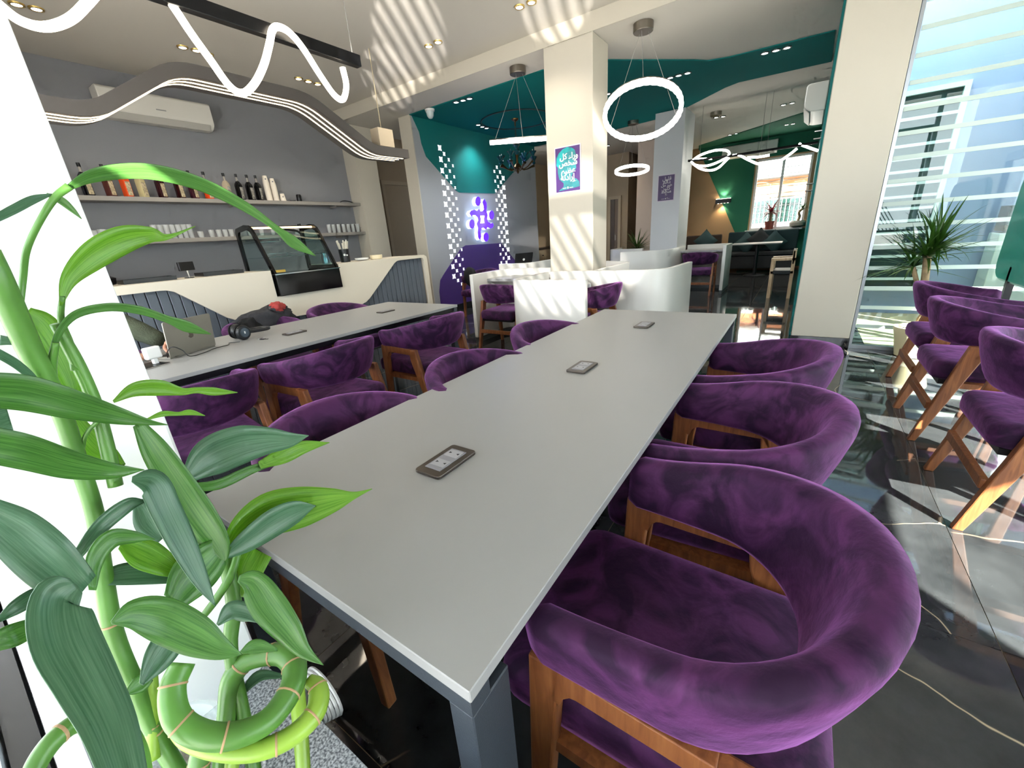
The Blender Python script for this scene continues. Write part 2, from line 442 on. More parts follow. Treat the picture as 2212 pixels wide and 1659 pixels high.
# little lit cut-outs, three slanting columns each side
sq = emis('cutout_light', (.93, .97, 1.0), 1.25)
def cut(yc, zc, w, h):
    P = []
    for i in range(4):
        sx, sz = ((-1, -1), (1, -1), (1, 1), (-1, 1))[i]; nx, nz = ((1, -1), (1, 1), (-1, 1), (-1, -1))[i]
        P += [(sx * w / 2, sz * h / 2), ((sx + nx) * w / 4 * .72 if sx == nx else 0, (sz + nz) * h / 4 * .8 if sz == nz else 0)]
    MB().prism([(yc + a, zc + b) for a, b in P], (XL, 0, 0), (0, 1, 0), (0, 0, 1), (.012, 0, 0)).build('light_cutout', sq, wl)
def S(x, y): return (870 + x / 6.38, 380 + y / 6.38)
colsL = [[(558, 90), (574, 242), (590, 392), (607, 540), (624, 688), (640, 832), (656, 975), (671, 1112), (687, 1250), (702, 1385)],
         [(600, 15), (618, 165), (634, 318), (650, 465), (666, 610), (682, 752), (698, 895), (713, 1034), (728, 1172), (743, 1307), (758, 1440)],
         [(661, 90), (677, 240), (693, 388), (708, 532), (724, 676), (739, 818), (754, 957), (768, 1094), (783, 1228), (797, 1360), (811, 1488)],
         [(705, 15), (718, 163), (735, 312), (750, 457), (764, 600), (779, 742), (793, 880), (807, 1017), (821, 1152), (835, 1283), (849, 1413)]]
colsR = [[(1380, 32), (1390, 160), (1399, 287), (1408, 413), (1416, 536), (1424, 657), (1433, 778), (1441, 897), (1449, 1014), (1457, 1130)],
         [(1348, 88), (1356, 217), (1366, 345), (1375, 470), (1383, 595), (1393, 718), (1401, 838), (1410, 958), (1419, 1076), (1426, 1190)],
         [(1303, 15), (1312, 146), (1322, 276), (1332, 404), (1342, 529), (1351, 654), (1360, 777), (1369, 897), (1377, 1016), (1386, 1134)],
         [(1269, 73), (1279, 205), (1289, 334), (1299, 463), (1308, 590), (1318, 715), (1327, 837), (1336, 958), (1344, 1078), (1354, 1195)]]
def S3(x, y): return (720 + x / 3.319, 60 + y / 3.319)
up = [(760, 862, 0), (769, 944, 0), (778, 1025, 0), (792, 905, 1), (802, 988, 1), (810, 1068, 1), (825, 947, 2), (833, 1028, 2), (855, 990, 3),
      (1205, 940, 0), (1215, 1078, 0), (1193, 1035, 1), (1175, 1070, 2), (1170, 1000, 2), (1152, 1030, 3), (864, 1068, 3)]
szL = [(.086, .088), (.059, .062), (.049, .057), (.041, .049)]; szR = [(.10, .086), (.068, .066), (.058, .059), (.052, .056)]
for cols, szs in ((colsL, szL), (colsR, szR)):
    for ci, c in enumerate(cols):
        for p in c:
            w = PX(*S(*p), XL); cut(w.y, w.z, szs[ci][0], szs[ci][1])
for x, y, ci in up:
    szs = szL if x < 1000 else szR; w = PX(*S3(x, y), XL); cut(w.y, w.z, szs[ci][0], szs[ci][1])

# recess beyond the logo wall
sbox('wall_recess', (-6.9, 9.3, 0), (-6.7, YF, ZL), mat('warm_beige_paint', '#c3ae90', .6))
wx0, wx1, wz0, wz1 = -1.27, -.05, 1.02, 2.75
wb = struct(MB().box((-7.0, YF, 0), (wx0, YF + .2, ZL)).box((wx1, YF, 0), (.6, YF + .2, ZL)).box((wx0, YF, wz1), (wx1, YF + .2, ZL)).box((wx0, YF, 0), (wx1, YF + .2, wz0)).build('wall_back', TAN))
kk = lambda x, y: (PY(x, y, YF).x, PY(x, y, YF).z)
gp = [kk(1509, 314), (0.02, ZL), (0.02, .05), (kk(1590, 508)[0] + .12, .05), kk(1590, 508)]
gp[0] = (gp[0][0], ZL)
# green paint round the window opening (four pieces)
MB().prism([gp[0], (wx0 - .03, ZL), (wx0 - .03, .05), gp[3], gp[4]], (0, YF, 0), (1, 0, 0), (0, 0, 1), (0, -.008, 0)).build('painted_panel', GREEN, wb)
MB().box((wx0 - .03, YF - .008, wz1 + .03), (.02, YF, ZL)).build('painted_panel', GREEN, wb)
MB().box((wx0 - .03, YF - .008, .05), (.02, YF, wz0 - .03)).build('painted_panel', GREEN, wb)
# far left: brown walls, a pale pier and a narrow door
sbox('wall_far_side', (-6.7, 12.2, 0), (-4.2, YF, ZL), BROWN)
pa, pb = PY(1374, 460, 11.2).x, PY(1408, 460, 11.2).x
sbox('trim_3', (pa, 11.2, 0), (pa + .75, YF, ZL), mat('pale_pink_paint', '#b3a294', .6))
d2 = empty('door_2', (PY(1316, 480, 12.2).x, 12.2, 0)); struct(d2)
dw = PY(1338, 480, 12.2).x - PY(1316, 480, 12.2).x; dh = PY(1316, 432, 12.2).z
MB().box((.05, -.03, 0), (dw * .55, -.005, dh)).build('door_leaf', mat('dark_door', '#3f352c', .5), d2)
MB().box((dw * .55 + .01, -.04, 0), (dw - .03, -.005, dh)).build('door_leaf', mat('dark_door2', '#5a4c3f', .5), d2)
MB().box((-.02, -.05, 0), (.05, 0, dh + .08)).build('door_frame', fr, d2)
MB().box((dw - .03, -.05, 0), (dw + .05, 0, dh + .08)).build('door_frame', fr, d2)
MB().box((.05, -.05, dh), (dw - .03, 0, dh + .08)).build('door_frame', fr, d2)
MB().box((dw * .55 + .03, -.06, 1.0), (dw * .55 + .06, -.03, 1.15)).build('door_handle', STEEL, d2)

# pillars
p1a, p1b = PY(1189, 560, YP).x, PY(1281, 560, YP).x
pil1 = struct(MB().box((p1a, YP, 0), (p1b, 5.28, ZL)).build('pillar', CREAM, bevel=.008))
Y2 = 8.75
p2a, p2b = PY(1404, 530, Y2).x, PY(1462, 530, Y2).x
pil2 = struct(MB().box((p2a, Y2, 0), (p2b, 9.55, ZL)).build('pillar', mat('white_paint', '#c9c9c9', .55)))
# the wide column between the room and the glass front, teal wall behind it
colr = struct(MB().box((.036, 5.2, .1), (.524, 5.66, ZM)).build('column', CREAM, bevel=.006))
MB().box((.03, 5.19, 0), (.53, 5.66, .1)).build('baseboard', MARBLE, colr)
wt = sbox('wall_teal', (.016, 5.66, 0), (.2, YF, ZL), mat('teal_wall_paint', '#12716f', .6, spec=.3))
for z in (1.55, 1.62, 2.05, 2.12):
    MB().cyl((-.05, 5.9, z), (.03, 5.9, z), .008).build('glass_clamp', CHROME, wt)
sbox('trim_4', (.03, 5.2, ZL - .2), (XR, 5.4, ZM), CREAM)

# back glass front with frosted strips, patio and neighbour house behind
w1 = empty('window_1', (.53, 5.25, 0)); struct(w1)
gw = XR - .53
MB().box((0.02, -.005, .03), (gw, .005, 3.04)).build('pane', GLASSG, w1)
alu = mat('aluminium', '#9fa4a8', .35, metal=.8)
for lo, hi in (((0, -.03, 0), (.025, .03, 3.04)), ((.025, -.03, 0), (gw, .03, .035)), ((.025, -.03, 3.0), (gw, .03, 3.04)), ((1.25, -.03, .035), (1.3, .03, 3.0))):
    MB().box(lo, hi).build('window_frame', alu, w1)
frost = mat('frosted_strip', '#b9c9c2', .55)
for i in range(15):
    z = 2.83 - .186 * i
    MB().box((.03, -.012, z - .017), (1.25, -.0055, z + .017)).build('frosted_strip', frost, w1)
lav = mat('lavender_render', '#9aa2bf', .8)
nh = sbox('neighbour_wall', (.25, 7.3, -.2), (6, 7.6, 6), lav)
wa, wc = PY(2098, 174, 7.3), PY(2000, 545, 7.3)
MB().box((.26, 7.27, .35), (wa.x - .04, 7.3, wa.z - .04)).build('window_glass', mat('dark_green_glass', '#16302c', .3), nh)
for lo, hi in (((wa.x - .05, 7.22, .3), (wa.x, 7.3, wa.z)), ((.26, 7.22, wa.z - .05), (wa.x - .05, 7.3, wa.z)), ((.26, 7.22, .3), (wa.x - .05, 7.3, .35))):
    MB().box(lo, hi).build('window_frame', WHITEPL, nh)
nb = 15
for i in range(nb):
    z = .45 + (wa.z - .6) * i / (nb - 1)
    MB().box((.26, 7.235, z - .016), (wa.x - .05, 7.255, z + .016)).build('window_bar', WHITEPL, nh)
MB().box((2.75, 5.42, -.1), (2.95, 7.3, 6.0)).build('sun_block_side', lav, nh)  # unseen wall added to keep the sun off the neighbour wall
oa = empty('outdoor_unit', PY(2150, 590, 6.9), 0, 'white louvred outdoor cooling unit on the patio behind the frosted glass', 'air conditioner')
oz = oa.location.z
MB().box((-.06, 0, -oz - .01), (.75, .35, .42)).build('housing', WHITEPL, oa, bevel=.01)
for i in range(9): MB().box((0, -.012, .0 + i * .042), (.5, 0, .022 + i * .042)).build('louvre', mat('louvre_grey', '#6f7478', .5), oa)
MB().box((-.04, .02, .44), (.5, .3, .7)).build('cover_panel', BLACKP, oa)

# right-hand glass wall (out of frame): sunlight comes through it
wr = empty('window_2', (XR, 0, 0)); struct(wr)
ys = [-.12, 1.1, 2.25, 3.4, 4.4, 5.3]
for i in range(len(ys) - 1):
    MB().box((.04, ys[i] + .02, .12), (.05, ys[i + 1] - .02, 1.95)).build('pane', GLASS, wr)
for y in ys: MB().box((0, y - .03, 0), (.09, y + .03, 1.95)).build('window_frame', BLACKM, wr)
for z in (.0, 1.89): MB().box((0, -.12, z), (.09, 5.3, z + .12)).build('window_frame', BLACKM, wr)
sbox('wall_right', (XR, -.4, 2.01), (XR + .2, 5.4, ZM), CREAM)
sbox('wall_rear_return', (XR, 5.3, 0), (XR + .2, 5.4, 2.16), CREAM)

# street front behind the camera
wf = sbox('wall_front', (-7.0, -.34, 3.05), (XR + .2, -.12, ZM), CREAM)
sbox('wall_front_end', (-7.0, -.34, 0), (-4.7, -.12, 3.05), CREAM)
sbox('column_front', (-1.25, -.05, 0), (-.757, .165, ZM), mat('bright_white_paint', '#f2f4f4', .5), bevel=.004)
for a, b in ((-4.7, XR + .2),):
    s_ = sbox('window_sill', (a, -.34, .52), (b, .17, .55), GRANITE)
    MB().box((a, -.3, .1), (b, .12, .52)).build('sill_front', mat('black_stone', '#15161a', .3), s_)
    MB().box((a, -.3, 0), (b, .14, .1)).build('baseboard', MARBLE, s_)
wf_ = empty('window_3', (0, 0, 0)); struct(wf_)
fm = mat('window_alu', '#b8c0c8', .3, metal=.7)
for a, b in ((-4.7, XR),):
    MB().box((a, -.165, .55), (b, -.14, .60)).build('window_track', fm, wf_)
    MB().box((a, -.135, .55), (b, -.10, .585)).build('window_track', BLACKM, wf_)
    MB().box((a, -.095, .55), (b, -.065, .58)).build('window_track', fm, wf_)
    MB().box((a, -.13, 3.0), (b, -.04, 3.05)).build('window_frame', fm, wf_)
    for xm in (-2.9, 1.6): MB().box((xm - .03, -.1, .55), (xm + .03, -.04, 3.0)).build('window_frame', fm, wf_)
struct(MB().box((-7, -2.6, 3.3), (XR, -.34, 3.4)).build('sun_block_roof', mat('block_roof_white', '#d0d0cc', .7)))  # unseen overhang added to stop sun entering the street front

# far window
w4 = empty('window_4', (0, YF + .06, 0)); struct(w4)
wp = mat('white_upvc', '#dcdcdc', .35)
MB().box((wx0, .03, wz0), (wx1, .036, wz1)).build('pane', GLASS, w4)
wm = (wx0 + wx1) / 2
for lo, hi in (((wx0, 0, wz0), (wx0 + .05, .06, wz1)), ((wx1 - .05, 0, wz0), (wx1, .06, wz1)), ((wx0 + .05, 0, wz0), (wx1 - .05, .06, wz0 + .05)),
               ((wx0 + .05, 0, wz1 - .05), (wx1 - .05, .06, wz1)), ((wm - .03, 0, wz0 + .05), (wm + .03, .06, wz1 - .05))):
    MB().box(lo, hi).build('window_frame', wp, w4)
for i in range(11):
    z = wz0 + .13 + i * .15
    MB().box((wx0 + .02, .1, z - .009), (wx1 - .02, .118, z + .009)).build('window_bar', wp, w4)
MB().box((wx0 - .08, -.18, wz0 - .04), (wx1, 0, wz0)).build('window_sill', mat('white_sill', '#d8d6d0', .3), w4)
ob = sbox('opposite_house', (-6, 17.5, -.2), (3, 18, 9), mat('white_render', '#c9c9c6', .8))
MB().box((-2.0, 17.3, 1.0), (.2, 17.5, 1.15)).build('balcony_slab', wp, ob)
MB().box((-2.0, 17.2, 2.55), (.2, 17.5, 2.75)).build('balcony_slab', wp, ob)
MB().box((-1.7, 17.42, 1.95), (.1, 17.5, 2.5)).build('shutter', mat('orange_shutter', '#a0623c', .6), ob)
MB().box((-1.6, 17.42, 1.15), (-.2, 17.5, 1.9)).build('window_glass', mat('dark_green_glass', '#16302c', .3), ob)
for i in range(18): MB().box((-1.95 + i * .12, 17.22, 1.15), (-1.93 + i * .12, 17.24, 1.85)).build('railing_bar', wp, ob)
MB().box((-2.0, 17.2, 1.85), (.2, 17.26, 1.9)).build('railing_top', wp, ob)

struct(MB().box((XR + .1, -3.2, 0), (XR + .3, -.34, 3.4)).build('sun_block_wall', CREAM))  # unseen wall added to keep direct sun off the near chairs
# added slatted screen to stripe the light; added spots stand in for reflected sun
scn = empty('stripe_screen', (1.2, -.45, 0)); struct(scn)
for i in range(40):
    x = -2.9 + i * .055
    MB().bar((x + 1.05, 0, .9), (x, 0, 2.6), .014, .02, (0, 1, 0)).build('slat', fm, scn)
for z in (.9, 2.6): MB().box((-2.95, -.02, z - .03), (.4, .02, z + .03)).build('frame', BLACKM, scn)
for x in (-2.95, .4): MB().box((x - .02, -.02, -.15), (x + .02, .02, 2.63)).build('frame', BLACKM, scn)
def added_beam(loc, tgt, e, size):  # unseen spotlight added to throw the stripes and ceiling patches
    L = bpy.data.lights.new('added_beam_spot', 'SPOT'); L.energy = e; L.color = (1, .96, .9); L.spot_size = R_(size); L.spot_blend = .3; L.shadow_soft_size = .015
    o = bpy.data.objects.new('added_beam_spot', L); COL.objects.link(o); o.location = loc
    o.rotation_euler = (Vector(loc) - Vector(tgt)).to_track_quat('Z', 'Y').to_euler()
added_beam((1.6, -2.6, 3.0), (-2.2, 4.3, 1.25), 3200, 14)
added_beam((2.3, -2.6, .25), (-3.85, 4.0, ZM), 7000, 5)
added_beam((2.3, -2.7, .3), (-2.15, 4.25, ZM), 6000, 5)
added_beam((2.2, -2.6, .3), (-4.9, 4.6, ZM), 7000, 4)
# ================================================================ TABLES AND CHAIRS
plate_in = mat('outlet_grey', '#84848a', .4)
plate_fr = mat('outlet_frame', '#4d4640', .32, metal=.6)
def outlet(parent, x, y, z, first=False):
    o = MB().prism(rpoly([(-.043, -.075), (.043, -.075), (.043, .075), (-.043, .075)], .012), (x, y, z), (1, 0, 0), (0, 1, 0), (0, 0, .009)).build('outlet_frame', plate_fr, parent, bevel=.002)
    MB().box((x - .026, y - .052, z + .009), (x + .026, y + .052, z + .0105)).build('outlet_insert', plate_in, o)
    for sy in (-.026, .026):
        MB().box((x - .022, y + sy - .012, z + .0105), (x + .022, y + sy + .020, z + .0112)).build('outlet_socket', mat('socket_pale', '#9a9aa0', .35), o)
        b = MB()
        for sx in (-1, 1):
            b.prism([(sx * .012 - .004 * sx, .0), (sx * .012 + .004 * sx, .004), (sx * .012 + .004 * sx, -.004)], (x, y + sy + .006, z + .0112), (1, 0, 0), (0, 1, 0), (0, 0, .0004))
        b.build('socket_slots', BLACKP, o)
def table(name, x0, x1, y0, y1, label, outs):
    t = empty(name, (0, 0, 0), 0, label, 'table')
    MB().box((x0, y0, .728), (x1, y1, .75)).build('tabletop', TABLE, t, bevel=.0015, seg=1)
    MB().box((x0 + .005, y0 + .004, .69), (x1 - .005, y0 + .044, .728)).build('apron', DARKM, t)
    MB().box((x0 + .005, y1 - .044, .69), (x1 - .005, y1 - .004, .728)).build('apron', DARKM, t)
    for x in (x0 + .02, x1 - .06): MB().box((x, y0 + .044, .69), (x + .04, y1 - .044, .728)).build('side_rail', BLACKM, t)
    for x in (x0 + .005, x1 - .05):
        for y in (y0 + .004, y1 - .09):
            b = MB().box((x, y, 0), (x + .045, y + .086, .69)); b.build('leg', DARKM, t, bevel=.002, seg=1)
    for x, y in outs: outlet(t, x, y, .75)
    return t
table('communal_table', -1.15, -.278, .247, 2.88, 'long grey communal table nearest the camera with three power outlets', [(-.703, .668), (-.71, 1.535), (-.712, 2.41)])
o2 = [(PZ(636, 717, .76).x, PZ(636, 717, .76).y), (PZ(833, 671, .76).x, PZ(833, 671, .76).y)]
table('communal_table', -3.52, -2.56, .28, 2.84, 'long grey communal table in front of the bar counter with the laptop on it', o2)

def sweep(path, secs):
    """path of frames; secs[i] = list of 3D points"""
    b = MB(); n = len(secs[0]); vs = [p for s in secs for p in s]
    fs = [(i * n + k, i * n + (k + 1) % n, (i + 1) * n + (k + 1) % n, (i + 1) * n + k) for i in range(len(secs) - 1) for k in range(n)]
    fs += [tuple(range(n))[::-1], tuple((len(secs) - 1) * n + k for k in range(n))]
    return b.add(vs, fs)
def make_chair():
    c = empty('tub_armchair', (0, 0, 0))
    # curved upholstered back: faces +Y, sweep round from one arm to the other
    N = 44; HW, AF, BK = .262, .225, -.225
    pl = []
    for i in range(9): pl.append((-HW, AF - (AF + .0) * i / 9.0))
    for i in range(N - 18 + 1):
        a = R_(180 + 180 * i / (N - 18)); pl.append((HW * math.cos(a), -.0 + (-BK) * math.sin(a)))
    for i in range(1, 10): pl.append((HW, AF * i / 9.0))
    M = len(pl); secs = []
    for i, p in enumerate(pl):
        p = Vector(p); a = Vector(pl[max(i - 1, 0)]); d = Vector(pl[min(i + 1, M - 1)])
        t = (d - a).normalized(); nrm = Vector((t.y, -t.x))   # outward
        if nrm.dot(p - Vector((0, .05))) < 0: nrm = -nrm
        s = abs(i / (M - 1) * 2 - 1)                            # 1 at arm tips, 0 at the back
        e = 1 - s; sm = e * e * (3 - 2 * e)
        top = .715 + .085 * sm; bot = .585 - .02 * sm; th = .034 + .004 * sm
        lean = .022 * sm + .012
        if s > .955: k_ = 1 - ((s - .955) / .045) ** 2 * .35
        else: k_ = 1
        zc, hh = (top + bot) / 2, (top - bot) / 2
        sec = []
        for j in range(16):
            an = 2 * PI * j / 16; ca, sa = math.cos(an), math.sin(an)
            ex = math.copysign(abs(ca) ** .6, ca) * th * k_; ez = math.copysign(abs(sa) ** .55, sa) * hh * (k_ * .5 + .5)
            off = ex + lean * (ez / hh)
            sec.append((p.x + nrm.x * off, p.y + nrm.y * off, zc + ez))
        secs.append(sec)
    bk = sweep(None, secs).build('backrest', VELVET, c, smooth='all')
    # seat cushion
    b = MB()
    prof = rpoly([(-.235, -.235), (.235, -.235), (.25, .345), (-.25, .345)], .06, 5)
    lay = [(.90, .375), (.985, .385), (1.0, .405), (1.0, .445), (.985, .462), (.94, .474), (.80, .480), (.4, .484)]
    n = len(prof); vs = [(x * s, (y - .05) * s + .05, z) for s, z in lay for x, y in prof]
    fs = [(i * n + k, i * n + (k + 1) % n, (i + 1) * n + (k + 1) % n, (i + 1) * n + k) for i in range(len(lay) - 1) for k in range(n)]
    fs += [tuple(range(n))[::-1], tuple((len(lay) - 1) * n + k for k in range(n))]
    b.add(vs, fs).build('seat', VELVET, c, smooth='all')
    MB().box((-.22, -.20, .35), (.22, .24, .378)).build('seat_frame', BLACKP, c)
    for sx in (-1, 1):
        th = .034
        def side(poly, nm):
            MB().prism(poly, (sx * .262 - th / 2, 0, 0), (0, 1, 0), (0, 0, 1), (th, 0, 0)).build(nm, WOOD, c, bevel=.005)
        side([(.222, 0), (.258, 0), (.232, .60), (.17, .60), (.178, .50)], 'leg')
        side([(-.268, 0), (-.232, 0), (-.075, .50), (-.065, .585), (-.13, .585)], 'leg')
        rail = [(.172, .60), (-.075, .588), (-.09, .53)] + [(-.072 + .03 * math.cos(R_(a)), .50 + .045 * math.sin(R_(a))) for a in (170, 140, 110, 90)] \
            + [(.14, .55)] + [(.140 + .032 * math.cos(R_(a)), .50 + .05 * math.sin(R_(a))) for a in (70, 40, 10)] + [(.19, .52)]
        side(rail, 'arm_rail')
        MB().box((sx * .235 - .03, -.12, .345), (sx * .235 + .03, .20, .375)).build('side_rail', WOOD, c)
    MB().box((-.25, -.228, .20), (.25, -.200, .245)).build('stretcher', WOOD, c, bevel=.004)
    return c
CH = make_chair(); CH_USED = [False]
def chair(x, y, rz, label, group):
    o = CH if not CH_USED[0] else copy_tree(CH)
    CH_USED[0] = True
    o.location = (x, y, 0); o.rotation_euler = (0, 0, R_(rz))
    return tag(o, label, 'chair', group)
g1_, g2_ = 'purple chairs around the near communal table', 'purple chairs around the communal table by the bar'
g3_, g4_ = 'purple chairs in the glass corner', 'purple chairs at the white booths'
# right side of the near table (facing -x)
chair(-.075, .70, 90, 'purple velvet chair largest in view at the near right corner of the front table', g1_)
chair(-.09, 1.335, 92, 'purple velvet chair in the middle on the right side of the front table', g1_)
chair(-.09, 1.985, 90, 'purple velvet chair at the far end on the right side of the front table', g1_)
chair(-1.10, .69, -88, 'purple velvet chair nearest on the left side of the front table behind the leaves', g1_)
chair(-1.06, 1.36, -90, 'purple velvet chair in the middle on the left side of the front table', g1_)
chair(-1.10, 2.08, -92, 'purple velvet chair at the far end on the left side of the front table', g1_)
# bar table, room side (facing -x)
chair(-2.35, .62, 84, 'purple velvet chair seen from behind beside the white column at the bar table', g2_)
chair(-2.32, 1.33, 96, 'purple velvet chair seen from behind in the middle of the bar table', g2_)
chair(-2.32, 2.20, 90, 'purple velvet chair seen from behind at the far end of the bar table', g2_)
chair(-3.62, .50, -90, 'purple velvet chair under the person in the olive sweater', g2_)
chair(-3.62, 1.62, -90, 'purple velvet chair with the dark jacket thrown over its back', g2_)
chair(-3.64, 2.35, -90, 'empty purple velvet chair between the bar table and the counter', g2_)
# glass corner (facing +x)
chair(.99, 4.08, -90, 'purple velvet chair beside the potted dracaena in the glass corner', g3_)
chair(.945, 3.35, -90, 'purple velvet chair with sunlit inside, middle of the three in the glass corner', g3_)
chair(.96, 2.46, -90, 'purple velvet chair cut by the right picture edge in the glass corner', g3_)
# ================================================================ BAR
CX = -4.6; CT = 1.142
ctr = empty('service_counter', (CX, 2.4, 0), 0, 'long white bar counter with angular front and dark grey slatted panels', 'counter')
def cpart(b, name, m, bevel=0): 
    o = b.build(name, m, None, bevel=bevel); o.parent = ctr; o.matrix_parent_inverse = Matrix.Translation((-CX, -2.4, 0)); return o
fas = [(.3, 1.07), (1.28, 1.07), (1.335, 1.066), (1.39, 1.045), (1.74, .745), (1.82, .70), (1.93, .655), (2.1, .64), (3.05, .61), (3.27, .613), (3.36, .635), (3.43, .675), (3.93, 1.075), (3.98, 1.098), (4.05, 1.105),
       (4.43, 1.105), (4.47, 1.095), (4.485, 1.06), (4.485, 0), (4.555, 0), (4.555, 1.08), (4.545, 1.12), (4.50, CT), (3.065, CT), (3.065, .868), (2.262, .868), (2.262, CT), (.3, CT)]
white_c = mat('counter_white', '#d6cdbc', .35)
cpart(MB().prism(fas, (CX - .035, 0, 0), (0, 1, 0), (0, 0, 1), (.035, 0, 0)), 'front_panel', white_c)
cpart(MB().box((-5.25, .3, 1.1), (CX - .035, 2.262, CT)), 'worktop', white_c, .003)
cpart(MB().box((-5.25, 3.065, 1.1), (CX - .035, 4.5, CT)), 'worktop', white_c, .003)
cpart(MB().box((-5.25, .3, 0), (CX - .075, 4.48, .86)).box((-5.25, .3, .86), (CX - .075, 2.25, 1.1)).box((-5.25, 3.08, .86), (CX - .075, 4.48, 1.1)), 'carcass', mat('carcass_grey', '#2c2f34', .6))
slm = mat('slat_grey', '#5b626b', .5)
sl0 = None
y = .31
while y < 4.46:
    if sl0 is None:
        sl0 = MB().box((0, 0, .02), (.018, .074, 1.095)).build('slat', slm, ctr, bevel=.004, seg=1); sl = sl0
    else: sl = sl0.copy(); COL.objects.link(sl)
    sl.parent = ctr; sl.matrix_parent_inverse = Matrix.Translation((-CX, -2.4, 0)); sl.location = (CX - .075, y, 0)
    y += .0805

# cake display let into the counter
dc = empty('cake_display', (-4.9, 2.66, .868), 0, 'black framed glass cake display case set into the white counter', 'display case')
def D(b, name, m, bevel=0, smooth=False):
    o = b.build(name, m, None, bevel=bevel, smooth=smooth); o.parent = dc; o.matrix_parent_inverse = Matrix.Translation((4.9, -2.66, -.868)); return o
y0, y1 = 2.285, 3.05
gloss = mat('black_gloss', '#0a0a0b', .12)
D(MB().box((-5.2, y0, .87), (-4.565, y1, 1.095)), 'base', gloss, .006)
D(MB().box((-4.566, y0 - .004, 1.092), (-4.555, y1 + .004, 1.102)), 'base_trim', CHROME)
prof = [(-4.575, 1.10), (-4.80, 1.52), (-4.84, 1.575), (-4.90, 1.607), (-4.97, 1.615), (-5.17, 1.59), (-5.2, 1.55), (-5.2, 1.10)]
inner = [(-4.65, 1.14), (-4.84, 1.49), (-4.87, 1.535), (-4.92, 1.56), (-4.97, 1.565), (-5.13, 1.548), (-5.15, 1.52), (-5.15, 1.14)]
for ya in (y0, y1 - .025):
    b = MB(); n = len(prof)
    vs = [(x, ya, z) for x, z in prof] + [(x, ya, z) for x, z in inner] + [(x, ya + .025, z) for x, z in prof] + [(x, ya + .025, z) for x, z in inner]
    fs = []
    for i in range(n):
        j = (i + 1) % n
        fs += [(i, j, n + j, n + i), (2 * n + i, 3 * n + i, 3 * n + j, 2 * n + j), (i, 2 * n + i, 2 * n + j, j), (n + i, n + j, 3 * n + j, 3 * n + i)]
    D(b.add(vs, fs), 'side_frame', gloss)
    D(MB().prism(inner, (0, ya + .010, 0), (1, 0, 0), (0, 0, 1), (0, .004, 0)), 'side_glass', GLASSG)
D(MB().add([(-4.585, y0 + .02, 1.10), (-4.585, y1 - .02, 1.10), (-4.81, y1 - .02, 1.525), (-4.81, y0 + .02, 1.525), (-4.59, y0 + .02, 1.10), (-4.59, y1 - .02, 1.10), (-4.815, y1 - .02, 1.525), (-4.815, y0 + .02, 1.525)],
           [(0, 1, 2, 3), (7, 6, 5, 4), (0, 4, 5, 1), (1, 5, 6, 2), (2, 6, 7, 3), (3, 7, 4, 0)]), 'front_glass', GLASSG)
D(MB().box((-5.18, y0 + .025, 1.585), (-4.93, y1 - .025, 1.60)), 'top_panel', gloss)
D(MB().box((-4.93, y0 + .03, 1.57), (-4.90, y1 - .03, 1.59)), 'light_strip', emis('case_light', (1, .72, .38), 2.6))
shelfg = mat('wire_chrome', '#b9bdc0', .2, metal=1)
for z, xf in ((1.27, -4.72), (1.43, -4.80)):
    D(MB().box((-5.13, y0 + .03, z), (xf, y1 - .03, z + .006)), 'glass_shelf', GLASSG)
    b = MB()
    for dz in (0, .035): b.box((xf - .006, y0 + .03, z + dz), (xf, y1 - .03, z + dz + .005))
    for i in range(4): b.box((xf - .006, y0 + .03 + i * .23, z), (xf, y0 + .036 + i * .23, z + .04))
    D(b, 'shelf_rail', shelfg)
D(MB().box((-4.60, y0 + .03, 1.115), (-4.592, y0 + .13, 1.14)), 'price_tag', mat('gold_tag', '#b89a3c', .4))
# items on the back of the bar
tap = empty('bar_tap', (-5.32, 3.02, CT), 0, 'black gooseneck tap with lever behind the cake display', 'tap')
MB().tube(cr([(0, .1, -.2), (0, .1, .3), (0, .07, .40), (0, -.02, .43), (0, -.12, .44), (0, -.16, .43), (0, -.17, .39)], 5), .014, 10).build('spout', BLACKM, tap, smooth=True)
MB().cyl((0, -.17, .38), (0, -.175, .47), .024).build('nozzle', BLACKP, tap, smooth=True)
MB().cyl((0, .12, .33), (0, .09, .50), .022).build('lever', BLACKP, tap, smooth=True)
MB().cyl((0, .1, -.22), (0, .1, -.18), .05).build('base', BLACKM, tap, smooth=True)
bcn = empty('back_counter', (-6.4, 2.6, 0), 0, 'low dark back counter under the bar shelves', 'counter')
MB().box((-.38, -2.2, 0), (.2, 2.5, .88)).build('cabinet', mat('carcass_grey', '#2c2f34', .6), bcn); MB().box((-.38, -2.2, .88), (.22, 2.5, .92)).build('worktop', TABLE, bcn)
pt = MB().tube(cr([(0, 0, 0), (0, 0, .09), (0, 0, .14)], 4), [.045, .046, .046, .045, .043, .040, .038, .037, .04], 16).build('milk_pitcher', mat('pitcher_steel', '#8fa3b5', .25, metal=1), smooth=True)
pt.location = (-5.0, 3.17, CT); tag(pt, 'small steel milk pitcher between cake display and straw holder', 'pitcher')
sh = empty('straw_holder', (-4.86, 3.36, CT), 0, 'black cup holder with white emblem full of straws on the counter', 'holder')
MB().lathe([(.055, 0), (.06, .005), (.066, .16), (.062, .16), (.056, .01)], 20).build('cup', BLACKP, sh, smooth=True)
MB().cyl((.05, -.035, .09), (.058, -.041, .09), .014).build('emblem', WHITEPL, sh)
MB().cyl((.057, -.008, .085), (.066, -.009, .085), .010).build('emblem', WHITEPL, sh)
stm = mat('paper_straw', '#d8d2c4', .7)
